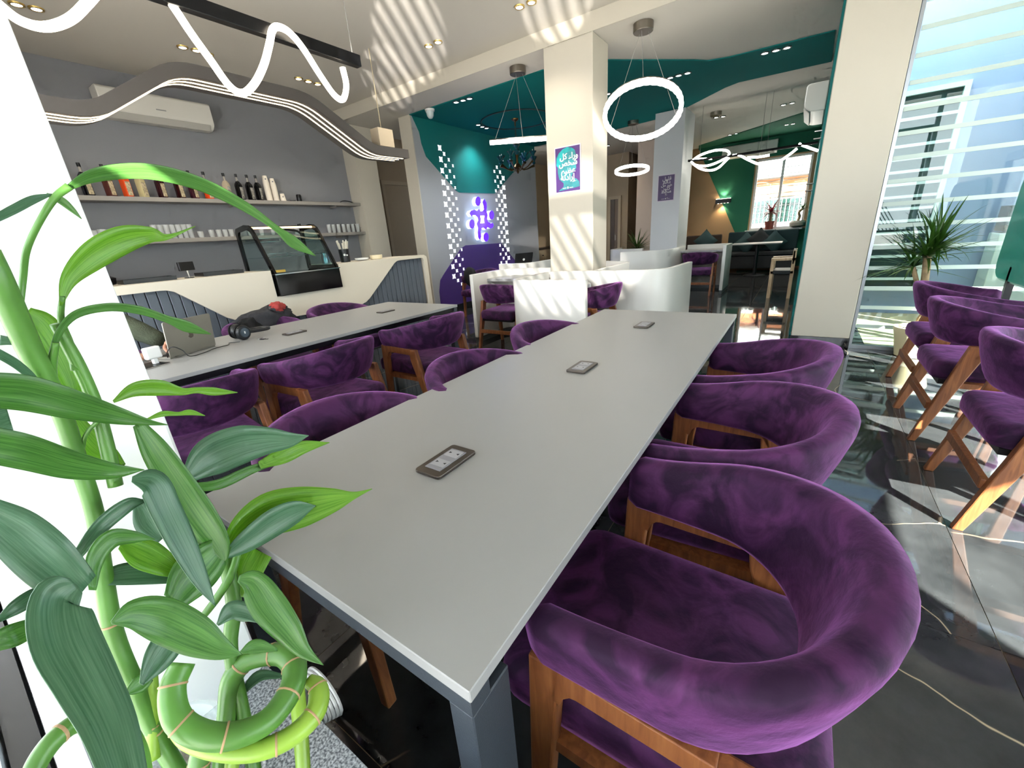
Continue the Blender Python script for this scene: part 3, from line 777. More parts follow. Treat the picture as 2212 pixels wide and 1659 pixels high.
for i in range(9):
    a = i * 2.4; r0, r1 = .02, .058
    o = MB().cyl((-4.86 + r0 * math.cos(a), 3.36 + r0 * math.sin(a), CT + .02), (-4.86 + r1 * math.cos(a), 3.36 + r1 * math.sin(a) * 1.2, CT + .25 + .02 * math.sin(i)), .0075, 8).build('wrapped_straw', stm, smooth=True)
    tag(o, 'white wrapped straw standing in the black holder on the counter', 'straw', 'wrapped straws in the black holder')
pl = MB().lathe([(.05, 0), (.085, .012), (.09, .035), (.084, .035), (.05, .012)], 24).build('saucer', WHITEPL, loc=(-4.82, 3.58, CT), smooth=True); tag(pl, 'low white saucer with black edge beside the straw holder', 'saucer')
pl = MB().lathe([(.06, 0), (.078, .004), (.082, .055), (.074, .055), (.06, .012)], 24).build('bowl', mat('cream_bowl', '#dccfae', .4), loc=(-4.8, 3.80, CT), smooth=True); tag(pl, 'cream bowl near the far end of the white counter', 'bowl')
tm = empty('payment_terminal', (-4.86, 1.62, CT), R_(20), 'black customer display on a thin stand on the counter', 'terminal')
MB().cyl((0, 0, 0), (0, 0, .008), .04).build('base', BLACKP, tm); MB().cyl((0, 0, .008), (0, 0, .075), .007, 8).build('pole', STEEL, tm)
MB().box((-.012, -.075, .07), (.012, .075, .15)).build('screen', BLACKP, tm, bevel=.004)
for xx, yy, L, lb in ((-4.95, 1.32, .36, 'flat black tray lying on the counter left of the customer display'), (-4.95, 1.92, .34, 'flat black tray lying on the counter beside the cake display')):
    t = empty('serving_tray', (xx, yy, CT), R_(-4), lb, 'tray')
    MB().box((-.13, -L / 2, 0), (.13, L / 2, .012)).build('tray_floor', BLACKP, t, bevel=.004)
    for lo, hi in (((-.14, -L / 2 - .01, 0), (-.13, L / 2 + .01, .035)), ((.13, -L / 2 - .01, 0), (.14, L / 2 + .01, .035)), ((-.13, -L / 2 - .01, 0), (.13, -L / 2, .035)), ((-.13, L / 2, 0), (.13, L / 2 + .01, .035))):
        MB().box(lo, hi).build('rim', BLACKP, t)
o = MB().lathe([(.08, 0), (.12, .01), (.13, .06), (.09, .085), (.02, .095)], 20).build('black_dome', BLACKP, loc=(-4.95, .98, CT), smooth=True); tag(o, 'black domed lid at the left end of the counter', 'lid')

# shelves
shm = mat('shelf_grey', '#8b8681', .55)
for z, lb in ((2.05, 'upper grey wall shelf holding syrup bottles behind the bar'), (1.575, 'lower grey wall shelf holding rows of glasses behind the bar')):
    s_ = empty('wall_shelf', (XS, 2.7, z), 0, lb, 'shelf')
    MB().box((0, -2.4, -.05), (.23, 5.115 - 2.7, 0)).build('board', shm, s_, bevel=.003)
    for yy in (-1.5, .3, 1.9): MB().box((.0, yy, -.08), (.16, yy + .02, -.05)).build('bracket', shm, s_)
bots = [(1.40, '#3a1a1c', 'maroon'), (1.55, '#14161c', 'ink black'), (1.741, '#4a2522', 'brown'), (1.896, '#d24a1e', 'bright orange'), (2.043, '#b9ae84', 'pale yellow'), (2.232, '#32131a', 'dark plum'),
        (2.424, '#2a0c0e', 'dark cherry red with gold label'), (2.576, '#361420', 'wine red'), (2.746, '#d8471c', 'orange red'), (2.99, '#b3a48e', 'cream'), (3.15, '#0e0e10', 'black'), (3.29, '#0c0c0e', 'black'), (3.411, '#0d0d0f', 'black')]
lab = mat('bottle_label', '#b0a184', .6, var=.5, vscale=45); labw = mat('bottle_label_black', '#8f8b84', .6, var=.9, vscale=40)
neck = mat('bottle_neck_glass', '#a8a29a', .1, alpha=.65)
for i, (yy, c, nm) in enumerate(bots):
    lb = f'{nm} syrup bottle with black cap on the upper bar shelf'
    if i == 10: lb = 'black syrup bottle with black cap standing apart beside the cream bottle on the upper shelf'
    if i == 11: lb = 'black syrup bottle with black cap, left of the close pair beside the paper cups'
    if i == 12: lb = 'black syrup bottle with black cap next to the tall paper cup stack'
    b = empty('syrup_bottle', (-6.68, yy, 2.05), R_(28 + random.uniform(-6, 6)), lb, 'bottle', 'syrup bottles on the upper shelf')
    m = mat('syrup_%d' % i, c, .12, coat=.3)
    prof = rpoly([(-.036, -.036), (.036, -.036), (.036, .036), (-.036, .036)], .010, 2); n = len(prof)
    lay = [(1, 0), (1, .19), (.86, .215), (.45, .245)]
    vs = [(x * s, y_ * s, z) for s, z in lay for x, y_ in prof]
    fs = [(a * n + k_, a * n + (k_ + 1) % n, (a + 1) * n + (k_ + 1) % n, (a + 1) * n + k_) for a in range(len(lay) - 1) for k_ in range(n)] + [tuple(range(n))[::-1], tuple((len(lay) - 1) * n + k_ for k_ in range(n))]
    MB().add(vs, fs).build('body', m, b, smooth=True)
    MB().tube([(0, 0, .243), (0, 0, .30)], [.0155, .013], 10).build('neck', neck, b, smooth=True)
    MB().cyl((0, 0, .298), (0, 0, .338), .017, 12).build('cap', BLACKP, b, smooth=True)
    MB().box((.036, -.026, .02), (.0375, .026, .17)).build('label', lab if i < 9 else labw, b)
cupm = mat('paper_cup', '#d9d0c2', .7)
def cupstack(y, n, h, lb):
    t = empty('cup_stack' if n > 1 else 'paper_cup', (-6.66, y, 2.05), 0, lb, 'cups' if n > 1 else 'cup')
    for k_ in range(n):
        z = k_ * h
        MB().lathe([(.041, z + .001), (.043, z + .001), (.030, z + .105), (.028, z + .107)], 16).build('cup', cupm, t, smooth=True)
        if k_ == n - 1: MB().cyl((.034, -.012, z + .06), (.039, -.0135, z + .06), .009, 8).build('emblem', mat('cup_print', '#5b5a66', .6), t)
cupstack(3.534, 17, .0145, 'tall upside-down stack of paper cups next to the last black bottle')
cupstack(3.632, 15, .0145, 'shorter upside-down stack of paper cups beside the single cup')
cupstack(3.735, 1, 0, 'single upside-down paper cup with dark emblem on the upper shelf')
o = MB().lathe([(.034, 0), (.036, .004), (.036, .09), (.03, .105), (.01, .108)], 16).build('pepper_grinder', BLACKP, loc=(-6.66, 3.995, 2.05), smooth=True); tag(o, 'small black canister standing alone on the upper bar shelf', 'canister')
o = MB().lathe([(.045, 0), (.048, .006), (.046, .016), (.01, .018)], 16).build('flat_canister', BLACKP, loc=(-6.66, 3.885, 2.05), smooth=True); tag(o, 'flat black tin lying beside the canister on the upper shelf', 'tin')
o = MB().tube(cr([(-6.66, 4.72, 2.056), (-6.68, 4.76, 2.075), (-6.7, 4.84, 2.09), (-6.68, 4.92, 2.08), (-6.66, 4.98, 2.056)], 5), .007, 6).build('cable_loop', BLACKP, smooth=True); tag(o, 'grey cable loop on the right end of the upper shelf', 'cable')
ORD = ['leftmost', 'second', 'third', 'fourth', 'fifth', 'sixth', 'seventh']
gm = pane_mat('drinking_glass', (.80, .82, .82), 1.25)
gm2 = mat('drinking_glass_rim', '#c9cccc', .08, alpha=.42)
def glass(px, r, h, lb, grp, yy=None, z=1.575):
    y = PX(px, 500, -6.68).y if yy is None else yy
    o = empty('drinking_glass', (-6.68, y, z), 0, lb, 'glass', grp)
    MB().lathe([(r * .82, .0), (r * .85, .002), (r, h), (r * .94, h), (r * .78, .012)], 14).build('bowl', gm2, o, smooth=True)
    MB().lathe([(r * .78, .001), (r * .80, .012), (r * .1, .0125)], 14).build('foot', mat('glass_foot', '#dfe2e2', .1, alpha=.7), o, smooth=True)
for k_, px in enumerate((183, 200)): glass(px, .042, .12, ORD[k_] + ' plain wide tumbler at the left end of the lower glass shelf', 'wide tumblers on the lower shelf')
for k_, px in enumerate((220, 239, 259, 280, 300, 319)): glass(px, .043, .13, ORD[k_] + ' patterned tumbler left of the tall glasses on the lower shelf', 'patterned tumblers on the lower shelf')
for k_, px in enumerate((334, 348, 361, 374, 387, 399, 411)): glass(px, .034, .17, ORD[k_] + ' tall clear glass in the close row on the lower shelf', 'tall glasses on the lower shelf')
glass(432, .036, .08, 'short glass standing right of the tall glass row', None)
for k_, px in enumerate((456, 472, 486, 499)): glass(px, .034, .095, ORD[k_] + ' small clear cup glass just left of the cake display', 'small cup glasses on the lower shelf')
for k_, px in enumerate((540, 565, 590, 615, 640)): glass(px, .034, .11, ORD[k_] + ' clear glass on the lower shelf seen above the cake display', 'glasses above the cake display')
for k_, px in enumerate((712, 722, 733, 744, 754, 764, 774)): glass(px, .036, .135, ORD[k_] + ' clear glass in the row at the right end of the lower shelf', 'glasses at the right end of the lower shelf')
glass(784, .032, .08, 'short glass at the very right end of the lower shelf', None)

# air conditioners
def aircon(name, loc, rz, w, lb):
    a = empty(name, loc, rz, lb, 'air conditioner')
    pr = rpoly([(0, -.15), (.14, -.15), (.215, -.09), (.215, .13), (.19, .15), (0, .15)], [.0, .05, .03, .03, .02, 0], 4)
    MB().prism(pr, (0, -w / 2, 0), (1, 0, 0), (0, 0, 1), (0, w, 0)).build('housing', mat('aircon_white', '#cfcbc3', .3), a, bevel=.01)
    MB().add([(.15, -w / 2 + .05, -.148), (.15, w / 2 - .05, -.148), (.212, w / 2 - .05, -.092), (.212, -w / 2 + .05, -.092), (.155, -w / 2 + .05, -.156), (.155, w / 2 - .05, -.156), (.22, w / 2 - .05, -.097), (.22, -w / 2 + .05, -.097)],
             [(0, 1, 2, 3), (7, 6, 5, 4), (0, 4, 5, 1), (1, 5, 6, 2), (2, 6, 7, 3), (3, 7, 4, 0)]).build('air_flap', mat('aircon_flap', '#b5b2ab', .3), a, bevel=.003)
    MB().box((.2155, -.05, -.02), (.2165, .05, -.008)).build('emblem', mat('grey_print', '#8a8a88', .4), a)
    return a
aircon('air_conditioner', (XS, 2.46, 3.03), 0, 1.11, 'white wall air conditioner above the bar shelves')
# ================================================================ LAMPS
def cable(parent, a, b, r=.0025, name='cable', m=None):
    return MB().tube([a, b], r, 5).build(name, m or mat('cable_grey', '#8e8a84', .5), parent)
# wavy LED pendant over the bar table
wv = empty('wave_pendant', (-3.0, 1.4, ZM), 0, 'black rail pendant with one thick wavy warm LED tube above the bar table', 'lamp')
def at0(o, pts): return [Vector(p) - Vector(o.location) for p in pts]
XW = -3.0
rz = PX(600, 75, XW).z
MB().box((-.028, -1.5, rz - .035 - ZM), (.028, PX(775, 135, XW).y - 1.4, rz + .04 - ZM)).build('rail', BLACKM, wv, bevel=.004)
wp_ = [(740, 146), (748, 185), (741, 214), (722, 205), (690, 160), (655, 105), (625, 70), (600, 58), (588, 66), (582, 95), (570, 140), (550, 180), (525, 201), (495, 185), (455, 130), (415, 75), (375, 15), (335, -40), (285, -75), (235, -45), (190, 5), (150, 42), (98, 58), (45, 45), (0, 12), (-45, -30), (-95, -70)]
off = [.0] * len(wp_)
P = [PX(x, y, XW + (.055 if i in range(5, 12) else -.0)) for i, (x, y) in enumerate(wp_)]
MB().tube(at0(wv, cr(P, 6)), .0205, 10).build('led_tube', LED, wv, smooth=True)
for yy in (1.08, -1.3): cable(wv, (0, yy, 0), (0, yy, rz - ZM), .003)
MB().cyl((0, 1.08, -.03), (0, 1.08, 0), .03).build('ceiling_cup', BLACKM, wv, smooth=True)
# zigzag fixture above the counter
zg = empty('zigzag_pendant', (-4.33, 2.6, ZM), 0, 'dark angular pendant with three LED lines hanging over the white counter', 'lamp')
ZS = 4.30 / 4.60
low = [(a * ZS, 1.3 + (b - 1.3) * ZS) for a, b in [(.1, 2.355), (1.25, 2.335), (1.87, 2.755), (3.01, 2.755), (3.76, 2.36), (4.33, 2.37)]]
def rline(pts, r, n=5):
    out = [pts[0]]
    for i in range(1, len(pts) - 1):
        p0, p1, p2 = (Vector(pts[j]) for j in (i - 1, i, i + 1)); a = (p0 - p1).normalized() * r; b = (p2 - p1).normalized() * r
        for k_ in range(n + 1):
            t = k_ / n; q_ = (p1 + a) * (1 - t) ** 2 + p1 * 2 * t * (1 - t) + (p1 + b) * t * t; out.append((q_.x, q_.y))
    return out + [pts[-1]]
lowr = rline(low, .14)
def offs(pl, d):
    out = []
    for i, p in enumerate(pl):
        a, b = Vector(pl[max(i - 1, 0)]), Vector(pl[min(i + 1, len(pl) - 1)]); t = (b - a).normalized(); out.append((p[0] - t.y * d, p[1] + t.x * d))
    return out
topr = offs(lowr, .092)
def strip(lo_, hi_, x0, x1, name, m):
    n = len(lo_); b = MB()
    vs = [(x0, a, z) for a, z in lo_] + [(x0, a, z) for a, z in hi_] + [(x1, a, z) for a, z in lo_] + [(x1, a, z) for a, z in hi_]
    vs = [Vector(v) - Vector(zg.location) for v in vs]; fs = []
    for i in range(n - 1):
        fs += [(i, i + 1, n + i + 1, n + i), (2 * n + i, 3 * n + i, 3 * n + i + 1, 2 * n + i + 1), (i, 2 * n + i, 2 * n + i + 1, i + 1), (n + i, n + i + 1, 3 * n + i + 1, 3 * n + i)]
    fs += [(0, n, 3 * n, 2 * n), (n - 1, 3 * n - 1, 4 * n - 1, 2 * n - 1)]
    b.add(vs, fs).build(name, m, zg)
strip(lowr, topr, -4.50, -4.16, 'profile', mat('lamp_anthracite', '#4a4644', .5))
ledr = [lowr[0]] + lowr[1:-1] + [(lowr[-1][0] - .05, lowr[-1][1])]
for xx in (-4.23, -4.31, -4.39):
    strip(offs(ledr, -.004), offs(ledr, .002), xx, xx + .016, 'led_line', LEDS)
for yy, z in ((.70, 2.405), (3.78, 2.415)):
    MB().box((-.07, yy - 2.6 - .07, z - ZM), (.07, yy - 2.6 + .15, z + .19 - ZM)).build('hanging_block', mat('lamp_block_cream', '#c4b49c', .6), zg, bevel=.003)
    cable(zg, (0, yy - 2.6 + .04, z + .19 - ZM), (0, yy - 2.6 + .04, 0), .004, m=mat('brass_rod', '#b9a888', .4))
# crystal ring pendants
def ring_lamp(c_top, c, R, tilt, az, lb, h=.05):
    """tilted ring hung from a round canopy"""
    o = empty('ring_pendant', c_top, 0, lb, 'lamp', None)
    M_ = Matrix.Translation(Vector(c) - Vector(c_top)) @ Matrix.Rotation(az, 4, 'Z') @ Matrix.Rotation(tilt, 4, 'X')
    n = 72
    def ringmesh(r0, r1, z0, z1, jit=0):
        vs = []
        for k_ in range(n):
            a = 2 * PI * k_ / n; j_ = (jit if k_ % 2 else 0)
            for r_, z_ in ((r0 - j_, z0), (r1 + j_, z0), (r1 + j_, z1), (r0 - j_, z1)): vs.append(M_ @ Vector((r_ * math.cos(a), r_ * math.sin(a), z_)))
        fs = [(k_ * 4 + e, ((k_ + 1) % n) * 4 + e, ((k_ + 1) % n) * 4 + (e + 1) % 4, k_ * 4 + (e + 1) % 4) for k_ in range(n) for e in range(4)]
        return MB().add(vs, fs)
    ringmesh(R - .024, R + .006, -h / 2, h / 2, .006).build('crystal_ring', LEDW, o)
    ringmesh(R - .012, R + .010, h / 2, h / 2 + .012).build('ring_frame', STEEL, o)
    MB().lathe([(.095, -.075), (.10, -.07), (.10, 0)], 24).build('canopy', STEEL, o, smooth=True)
    for a in (25, 150, 270):
        p = M_ @ Vector((R * math.cos(R_(a)), R * math.sin(R_(a)), h / 2))
        cable(o, (.05 * math.cos(R_(a)), .05 * math.sin(R_(a)), -.07), p, .002)
    return o
ca = PZ(1390, 50, ZL); cc = PY(1387, 243, ca.y)
ring_lamp(ca, cc, .40, R_(-28), math.atan2(cc.y, cc.x) - PI / 2, 'large round crystal ring pendant hanging right of the pillar')
cb = PZ(1118, 145, ZL); c2 = PY(1127, 303, cb.y)
ring_lamp(cb, c2, .40, R_(11.0), math.atan2(c2.y, c2.x) - PI / 2 + R_(2), 'crystal ring pendant seen edge-on left of the pillar')
c3 = PY(1365, 368, 8.9)
ring_lamp((c3.x, c3.y, ZL), c3, .32, R_(-8), math.atan2(c3.y, c3.x) - PI / 2, 'small far crystal ring pendant between the two pillars')
# chandelier
cd = PZ(1112, 255, ZL); ch = empty('chandelier', cd, 0, 'bronze chandelier with teal tulip glass shades in front of the logo wall', 'lamp')
bronze = mat('aged_bronze', '#5a4426', .35, metal=.9); tg = mat('teal_glass', '#0c4a56', .1, alpha=.92, coat=.4)
zc = PY(1120, 362, cd.y).z - ZL
MB().lathe([(.0, -.13), (.012, -.12), (.014, -.06), (.06, -.03), (.065, 0)], 16).build('canopy', bronze, ch, smooth=True)
chn = MB()
for i in range(9): chn.tube([(.012 * math.cos(t_) * (1 if i % 2 else .3), .012 * math.cos(t_) * (.3 if i % 2 else 1), -.15 - i * .032 + .02 * math.sin(t_)) for t_ in [2 * PI * k_ / 8 for k_ in range(8)]], .003, 4, closed=True)
chn.build('chain', bronze, ch)
MB().lathe([(.0, zc - .10), (.015, zc - .09), (.03, zc - .06), (.02, zc - .035), (.06, zc - .02), (.075, zc + .01), (.05, zc + .05), (.025, zc + .07), (.02, zc + .14), (.03, zc + .2), (.02, zc + .22)], 16).build('stem', bronze, ch, smooth=True)
MB().lathe([(.02, zc + .2), (.05, zc + .23), (.055, zc + .26), (.03, zc + .30), (.035, zc + .33), (.065, zc + .36), (.02, zc + .375)], 16).build('glass_vase', tg, ch, smooth=True)
MB().lathe([(.01, zc + .37), (.07, zc + .385), (.03, zc + .41), (.01, zc + .45)], 16).build('crown_cup', bronze, ch, smooth=True)
for i in range(8):
    a = 2 * PI * i / 8 + .2; u = Vector((math.cos(a), math.sin(a), 0)); r1 = .33 if i % 2 else .30; dz = .0 if i % 2 else .05
    MB().tube([u * r_ + Vector((0, 0, zc + z_)) for r_, z_ in ((.04, .0), (.12, -.035), (.2, -.02 + dz * .4), (.27, .01 + dz), (r1, .03 + dz))], [.012, .010, .010, .016, .024], 8).build('arm', bronze, ch, smooth=True)
    p = u * r1 + Vector((0, 0, zc + .05 + dz))
    MB().lathe([(.012, 0), (.03, .02), (.026, .04), (.018, .05), (.035, .08), (.068, .125), (.064, .125), (.03, .08), (.01, .055)], 12, p).build('glass_shade', tg, ch, smooth=True)
    MB().lathe([(.008, .08), (.012, .11), (.010, .135), (.001, .165)], 8, p).build('candle_bulb', mat('bulb_glass', '#d8dcd8', .1, alpha=.6), ch, smooth=True)
rg = MB().tube([(cd.x + .62 * math.cos(2 * PI * i / 64), cd.y + .05 + .62 * math.sin(2 * PI * i / 64), ZL - .02) for i in range(64)], .012, 6, closed=True).build('ceiling_ring', mat('dark_teal_metal', '#06262a', .5)); tag(rg, 'thin dark ring trim on the teal ceiling round the chandelier', 'ceiling ring')
# far wavy LED lamp
fw = empty('wave_pendant', (-1.0, 9.0, ZL), 0, 'far looping LED tube pendant on a black bar before the green wall', 'lamp')
def C6(x, y): return PY(1280 + x / 3.95, 220 + y / 3.95, 9.0)
MB().tube(at0(fw, [C6(815, 505), C6(1180, 462), C6(1925, 345)]), .022, 6).build('rail', BLACKM, fw)
for nm, pts in (('a', [(842, 508), (920, 455), (1040, 415), (1140, 415), (1165, 450), (1100, 500), (980, 545), (880, 540), (842, 508)]), ('b', [(860, 530), (920, 570), (1000, 585), (1070, 565), (1130, 510), (1165, 475)]),
                ('c', [(1195, 457), (1250, 455), (1320, 490), (1400, 525), (1490, 540), (1580, 515), (1680, 450), (1745, 398)]), ('d', [(1760, 358), (1830, 385), (1925, 418)]), ('e', [(880, 490), (1020, 483)]), ('f', [(1320, 475), (1420, 470), (1510, 455)])):
    MB().tube(at0(fw, cr([C6(*p) for p in pts], 5)), .019, 8).build('led_tube', LEDW, fw, smooth=True)
for x in (915, 1425, 1480):
    p = C6(x, 460); cable(fw, Vector((p.x, 9.0, p.z)) - fw.location, Vector((p.x, 9.0, ZL)) - fw.location, .003)
# recessed spots: picture position, ceiling height
def spots(pts, z, lb, watt=36, col=(1, .9, .74), r=.05, m=None, name='ceiling_spotlight', cone=120):
    Q = [PZ(x, y, z) for x, y in pts]; c = sum(Q, Vector()) / len(Q)
    o = empty(name, c, 0, lb, 'spotlight', 'recessed ceiling spotlights')
    for q_ in Q:
        d = q_ - c
        l = MB().cyl((d.x, d.y, -.008), (d.x, d.y, -.001), r * .68, 16).build('lamp', m or SPOTW, o)
        MB().lathe([(r * .72, -.012), (r, -.010), (r * 1.05, 0), (r * .72, 0)], 20, (d.x, d.y, 0), caps=False).build('bezel', mat('spot_bezel', '#b59a5a', .3, metal=.7) if z == ZM else mat('spot_bezel_dark', '#20302f', .4), o, smooth=True)
    if watt:
        L = bpy.data.lights.new('spot_light', 'SPOT'); L.energy = watt * len(pts) ** .5; L.color = col; L.spot_size = R_(cone); L.spot_blend = .8; L.shadow_soft_size = .06
        lo = bpy.data.objects.new('spot_light', L); COL.objects.link(lo); lo.parent = o; lo.location = (0, 0, -.03)
ZT = ZL - .012
WSP = emis('spot_glow_white', (.93, .98, 1.0), 14.0)
spots([(35, 8), (78, 18)], ZM, 'pair of warm ceiling spotlights at the top left corner')
spots([(394, 101), (424, 108), (450, 117)], ZM, 'triple warm ceiling spotlight left of the wavy LED tube')
spots([(645, 169), (666, 175), (686, 181)], ZM, 'triple ceiling spotlight above the angular counter pendant')
spots([(926, 99), (946, 90)], ZM, 'pair of warm ceiling spotlights in front of the ceiling step')
spots([(1122, 14), (1148, 4)], ZM, 'pair of warm ceiling spotlights at the top edge above the pillar')
spots([(985, 220), (1000, 216), (1014, 212)], ZT, 'triple white spotlight near the edge of the teal ceiling', col=(.9, .97, 1), m=WSP)
spots([(1033, 269), (1042, 273), (1051, 276)], ZT, 'triple white spotlight in the teal ceiling by the logo wall', col=(.9, .97, 1), m=WSP, watt=40)
spots([(1448, 167), (1466, 162), (1485, 157)], ZT, 'triple white spotlight in the teal band above the ring pendant', col=(.9, .97, 1), m=WSP)
spots([(1652, 114), (1676, 108), (1700, 102)], ZT, 'triple white spotlight in the teal band beside the cream column', col=(.9, .97, 1), m=WSP)
spots([(1313, 202)], ZT, 'single white spotlight in the teal ceiling right of the pillar', col=(.9, .97, 1), m=WSP)
spots([(1547, 253), (1562, 251)], ZL, 'pair of warm spotlights on the pale ceiling beyond the ring pendant')
spots([(1692, 226), (1711, 222)], ZL, 'pair of warm spotlights on the pale ceiling near the teal wall')
spots([(1699, 269), (1713, 267)], ZT, 'pair of warm spotlights in the far green ceiling by the window')
spots([(1577, 291), (1591, 288)], ZL, 'pair of warm spotlights at the edge of the green ceiling')
spots([(1360, 332)], ZL, 'single warm spotlight over the far corridor', watt=45, col=(1, .78, .5))
spots([(1314, 314)], ZL, 'single warm spotlight just right of the near pillar', watt=45, col=(1, .78, .5))
sm = PZ(1547, 242, ZL); o = MB().lathe([(.10, -.06), (.10, 0)], 20).build('lamp_canopy', STEEL, loc=sm, smooth=True); tag(o, 'round brushed steel lamp canopy on the far pale ceiling', 'lamp canopy')
# security camera dome
sc_ = PZ(928, 236, ZT); s_ = empty('security_camera', sc_, 0, 'small white dome camera on the teal ceiling corner', 'camera')
MB().lathe([(.07, -.03), (.075, 0)], 20).build('base', WHITEPL, s_, smooth=True); MB().lathe([(.002, -.13), (.03, -.12), (.05, -.09), (.06, -.03)], 20).build('dome', mat('camera_white', '#b8c4c4', .3), s_, smooth=True)
# wall lamp on the far wall
wl_p = PY(1563, 434, YF); w_ = empty('wall_lamp', (wl_p.x, YF - .008, wl_p.z), 0, 'black up-and-down wall lamp on the tan and green wall', 'lamp')
MB().box((-.19, -.10, -.06), (.19, 0, .05)).build('housing', BLACKM, w_, bevel=.004); MB().box((-.18, -.09, .05), (.18, -.01, .056)).build('up_light', LED, w_)
for i in range(4): MB().cyl((-.12 + i * .08, -.05, -.063), (-.12 + i * .08, -.05, -.06), .02, 10).build('down_light', LED, w_)
for nm, z, rx in (('up', .09, PI), ('down', -.1, 0)):
    L = bpy.data.lights.new('wall_lamp_light', 'SPOT'); L.energy = 12; L.color = (1, .85, .55); L.spot_size = R_(110); L.spot_blend = .6; L.shadow_soft_size = .03
    lo = bpy.data.objects.new('wall_lamp_light', L); COL.objects.link(lo); lo.parent = w_; lo.location = (0, -.06, z); lo.rotation_euler = (rx, 0, 0)
# air conditioners further back
aircon('air_conditioner', (.010, 7.35, 2.62), PI, 1.0, 'white wall air conditioner on the teal wall beside the column')
ap = PY(1620, 322, YF); aircon('air_conditioner', (ap.x, YF, ap.z - .03), -PI / 2, 1.25, 'far white wall air conditioner on the green wall')
# ================================================================ LOGO AND POSTERS
lg = empty('wall_logo_sign', (XL, PX(1040, 473, XL).y, PX(1040, 473, XL).z), 0, 'raised violet emblem of dots and curved arms glowing on the grey wall', 'sign')
violet = mat('violet_face', '#3a10d0', .35, emit=1.2, ecol=(.075, .0, .85)); edge = emis('logo_edge', (.55, .72, 1.0), 2.4)
def L2(x, y): p = PX(870 + x / 6.38, 380 + y / 6.38, XL + .10); return (p.y - lg.location.y, p.z - lg.location.z)
def logo_piece(pts, name):
    pl_ = [L2(*p) for p in pts]
    MB().prism(pl_, (.02, 0, 0), (0, 1, 0), (0, 0, 1), (.08, 0, 0)).build(name, edge, lg)
    o_ = MB().prism(pl_, (.1005, 0, 0), (0, 1, 0), (0, 0, 1), (.006, 0, 0)).build(name + '_face', violet, lg)
def ell(cx_, cy_, rx, ry, n=20): return [(cx_ + rx * math.cos(2 * PI * i / n), cy_ + ry * math.sin(2 * PI * i / n)) for i in range(n)]
for cx_, cy_, rx, ry in ((1035, 350, 36, 64), (1222, 540, 33, 62), (952, 663, 36, 64), (1146, 843, 34, 62)): logo_piece(ell(cx_, cy_, rx, ry), 'dot')
armO = [(1118, 318), (1150, 370), (1155, 430), (1148, 480), (1165, 540), (1158, 590), (1172, 635), (1215, 655), (1235, 645), (1250, 680), (1235, 715), (1200, 725), (1165, 705), (1145, 740), (1110, 712), (1085, 720), (1070, 770), (1078, 840), (1062, 885), (1040, 850), (1032, 780), (1038, 720), (1020, 660), (1040, 610), (1030, 570), (1000, 540), (965, 540), (945, 560), (918, 515), (940, 478), (985, 465), (1020, 485), (1045, 455), (1070, 490), (1100, 485), (1118, 460), (1112, 410), (1098, 360)]
win = [(1063, 548), (1122, 548), (1114, 600), (1120, 650), (1066, 655), (1072, 600)]
logo_piece(armO, 'curved_arms')
MB().prism([L2(*p) for p in win], (.1066, 0, 0), (0, 1, 0), (0, 0, 1), (.003, 0, 0)).build('centre_star', emis('logo_white', (.9, .93, 1), 2.2), lg)
gl = bpy.data.lights.new('logo_glow', 'POINT'); gl.energy = 9; gl.color = (.35, .38, 1); gl.shadow_soft_size = .25
glo = bpy.data.objects.new('logo_glow', gl); COL.objects.link(glo); glo.parent = lg; glo.location = (.25, 0, 0)

AR = {'wra': 'ﻭﺭﺍﺀ ﻛﻞ', 'shk': 'ﺷﺨﺺ', 'azm': 'ﻋﻈﻴﻢ', 'ird': 'ﺇﺭﺍﺩﺗﻪ'}
def text(body, size, loc, rot, m, name, parent, ext=.001, off=0.0, sx=1.0):
    c = bpy.data.curves.new(name, 'FONT'); c.body = body; c.size = size; c.align_x = 'CENTER'; c.align_y = 'CENTER'; c.extrude = ext; c.offset = off
    o = bpy.data.objects.new(name, c); COL.objects.link(o); o.data.materials.append(m); o.parent = parent; o.location = loc; o.rotation_euler = rot
    bpy.context.view_layer.update()
    me = bpy.data.meshes.new_from_object(o.evaluated_get(bpy.context.evaluated_depsgraph_get()))
    n_ = bpy.data.objects.new(name, me); bpy.data.objects.remove(o); COL.objects.link(n_); n_.parent = parent; n_.location = loc; n_.rotation_euler = rot
    return n_
def rtl(s): return s[::-1]
wtx = mat('poster_white', '#dedad8', .6)
pa_, pb_ = PY(1199, 325, YP), PY(1255, 414, YP)
pc = PY(1227, 366, YP); pw = abs(PY(1253, 360, YP).x - PY(1201, 368, YP).x); ph = PY(1203, 324, YP).z - PY(1206, 418, YP).z
po = empty('poster', (pc.x, YP, pc.z), 0, 'purple and teal poster of a head silhouette with white lettering on the near pillar', 'poster')
MB().box((-pw / 2 - .012, -.008, -ph / 2 - .012), (pw / 2 + .012, 0, ph / 2 + .012)).build('backing', mat('poster_edge', '#cfc4cc', .4), po)
MB().box((-pw / 2, -.010, -ph / 2), (pw / 2, -.008, ph / 2)).build('sheet', mat('poster_purple', '#4c2a6e', .4), po)
def PP(x, y): return ((x - 700) / 560 * pw, (945 - y) / 1000 * ph)
head = [(470, 1420), (600, 1330), (600, 1250), (500, 1150), (470, 1000), (470, 870), (440, 820), (450, 650), (500, 560), (600, 480), (700, 450), (800, 480), (870, 540), (895, 650), (895, 950), (850, 1000), (800, 1080), (800, 1140), (900, 1180), (960, 1250), (970, 1365), (820, 1385)]
MB().prism([PP(x, y) for x, y in head], (0, -.0105, 0), (1, 0, 0), (0, 0, 1), (0, -.0008, 0)).build('silhouette', mat('poster_teal', '#2f7f86', .45, var=.2, vscale=14), po)
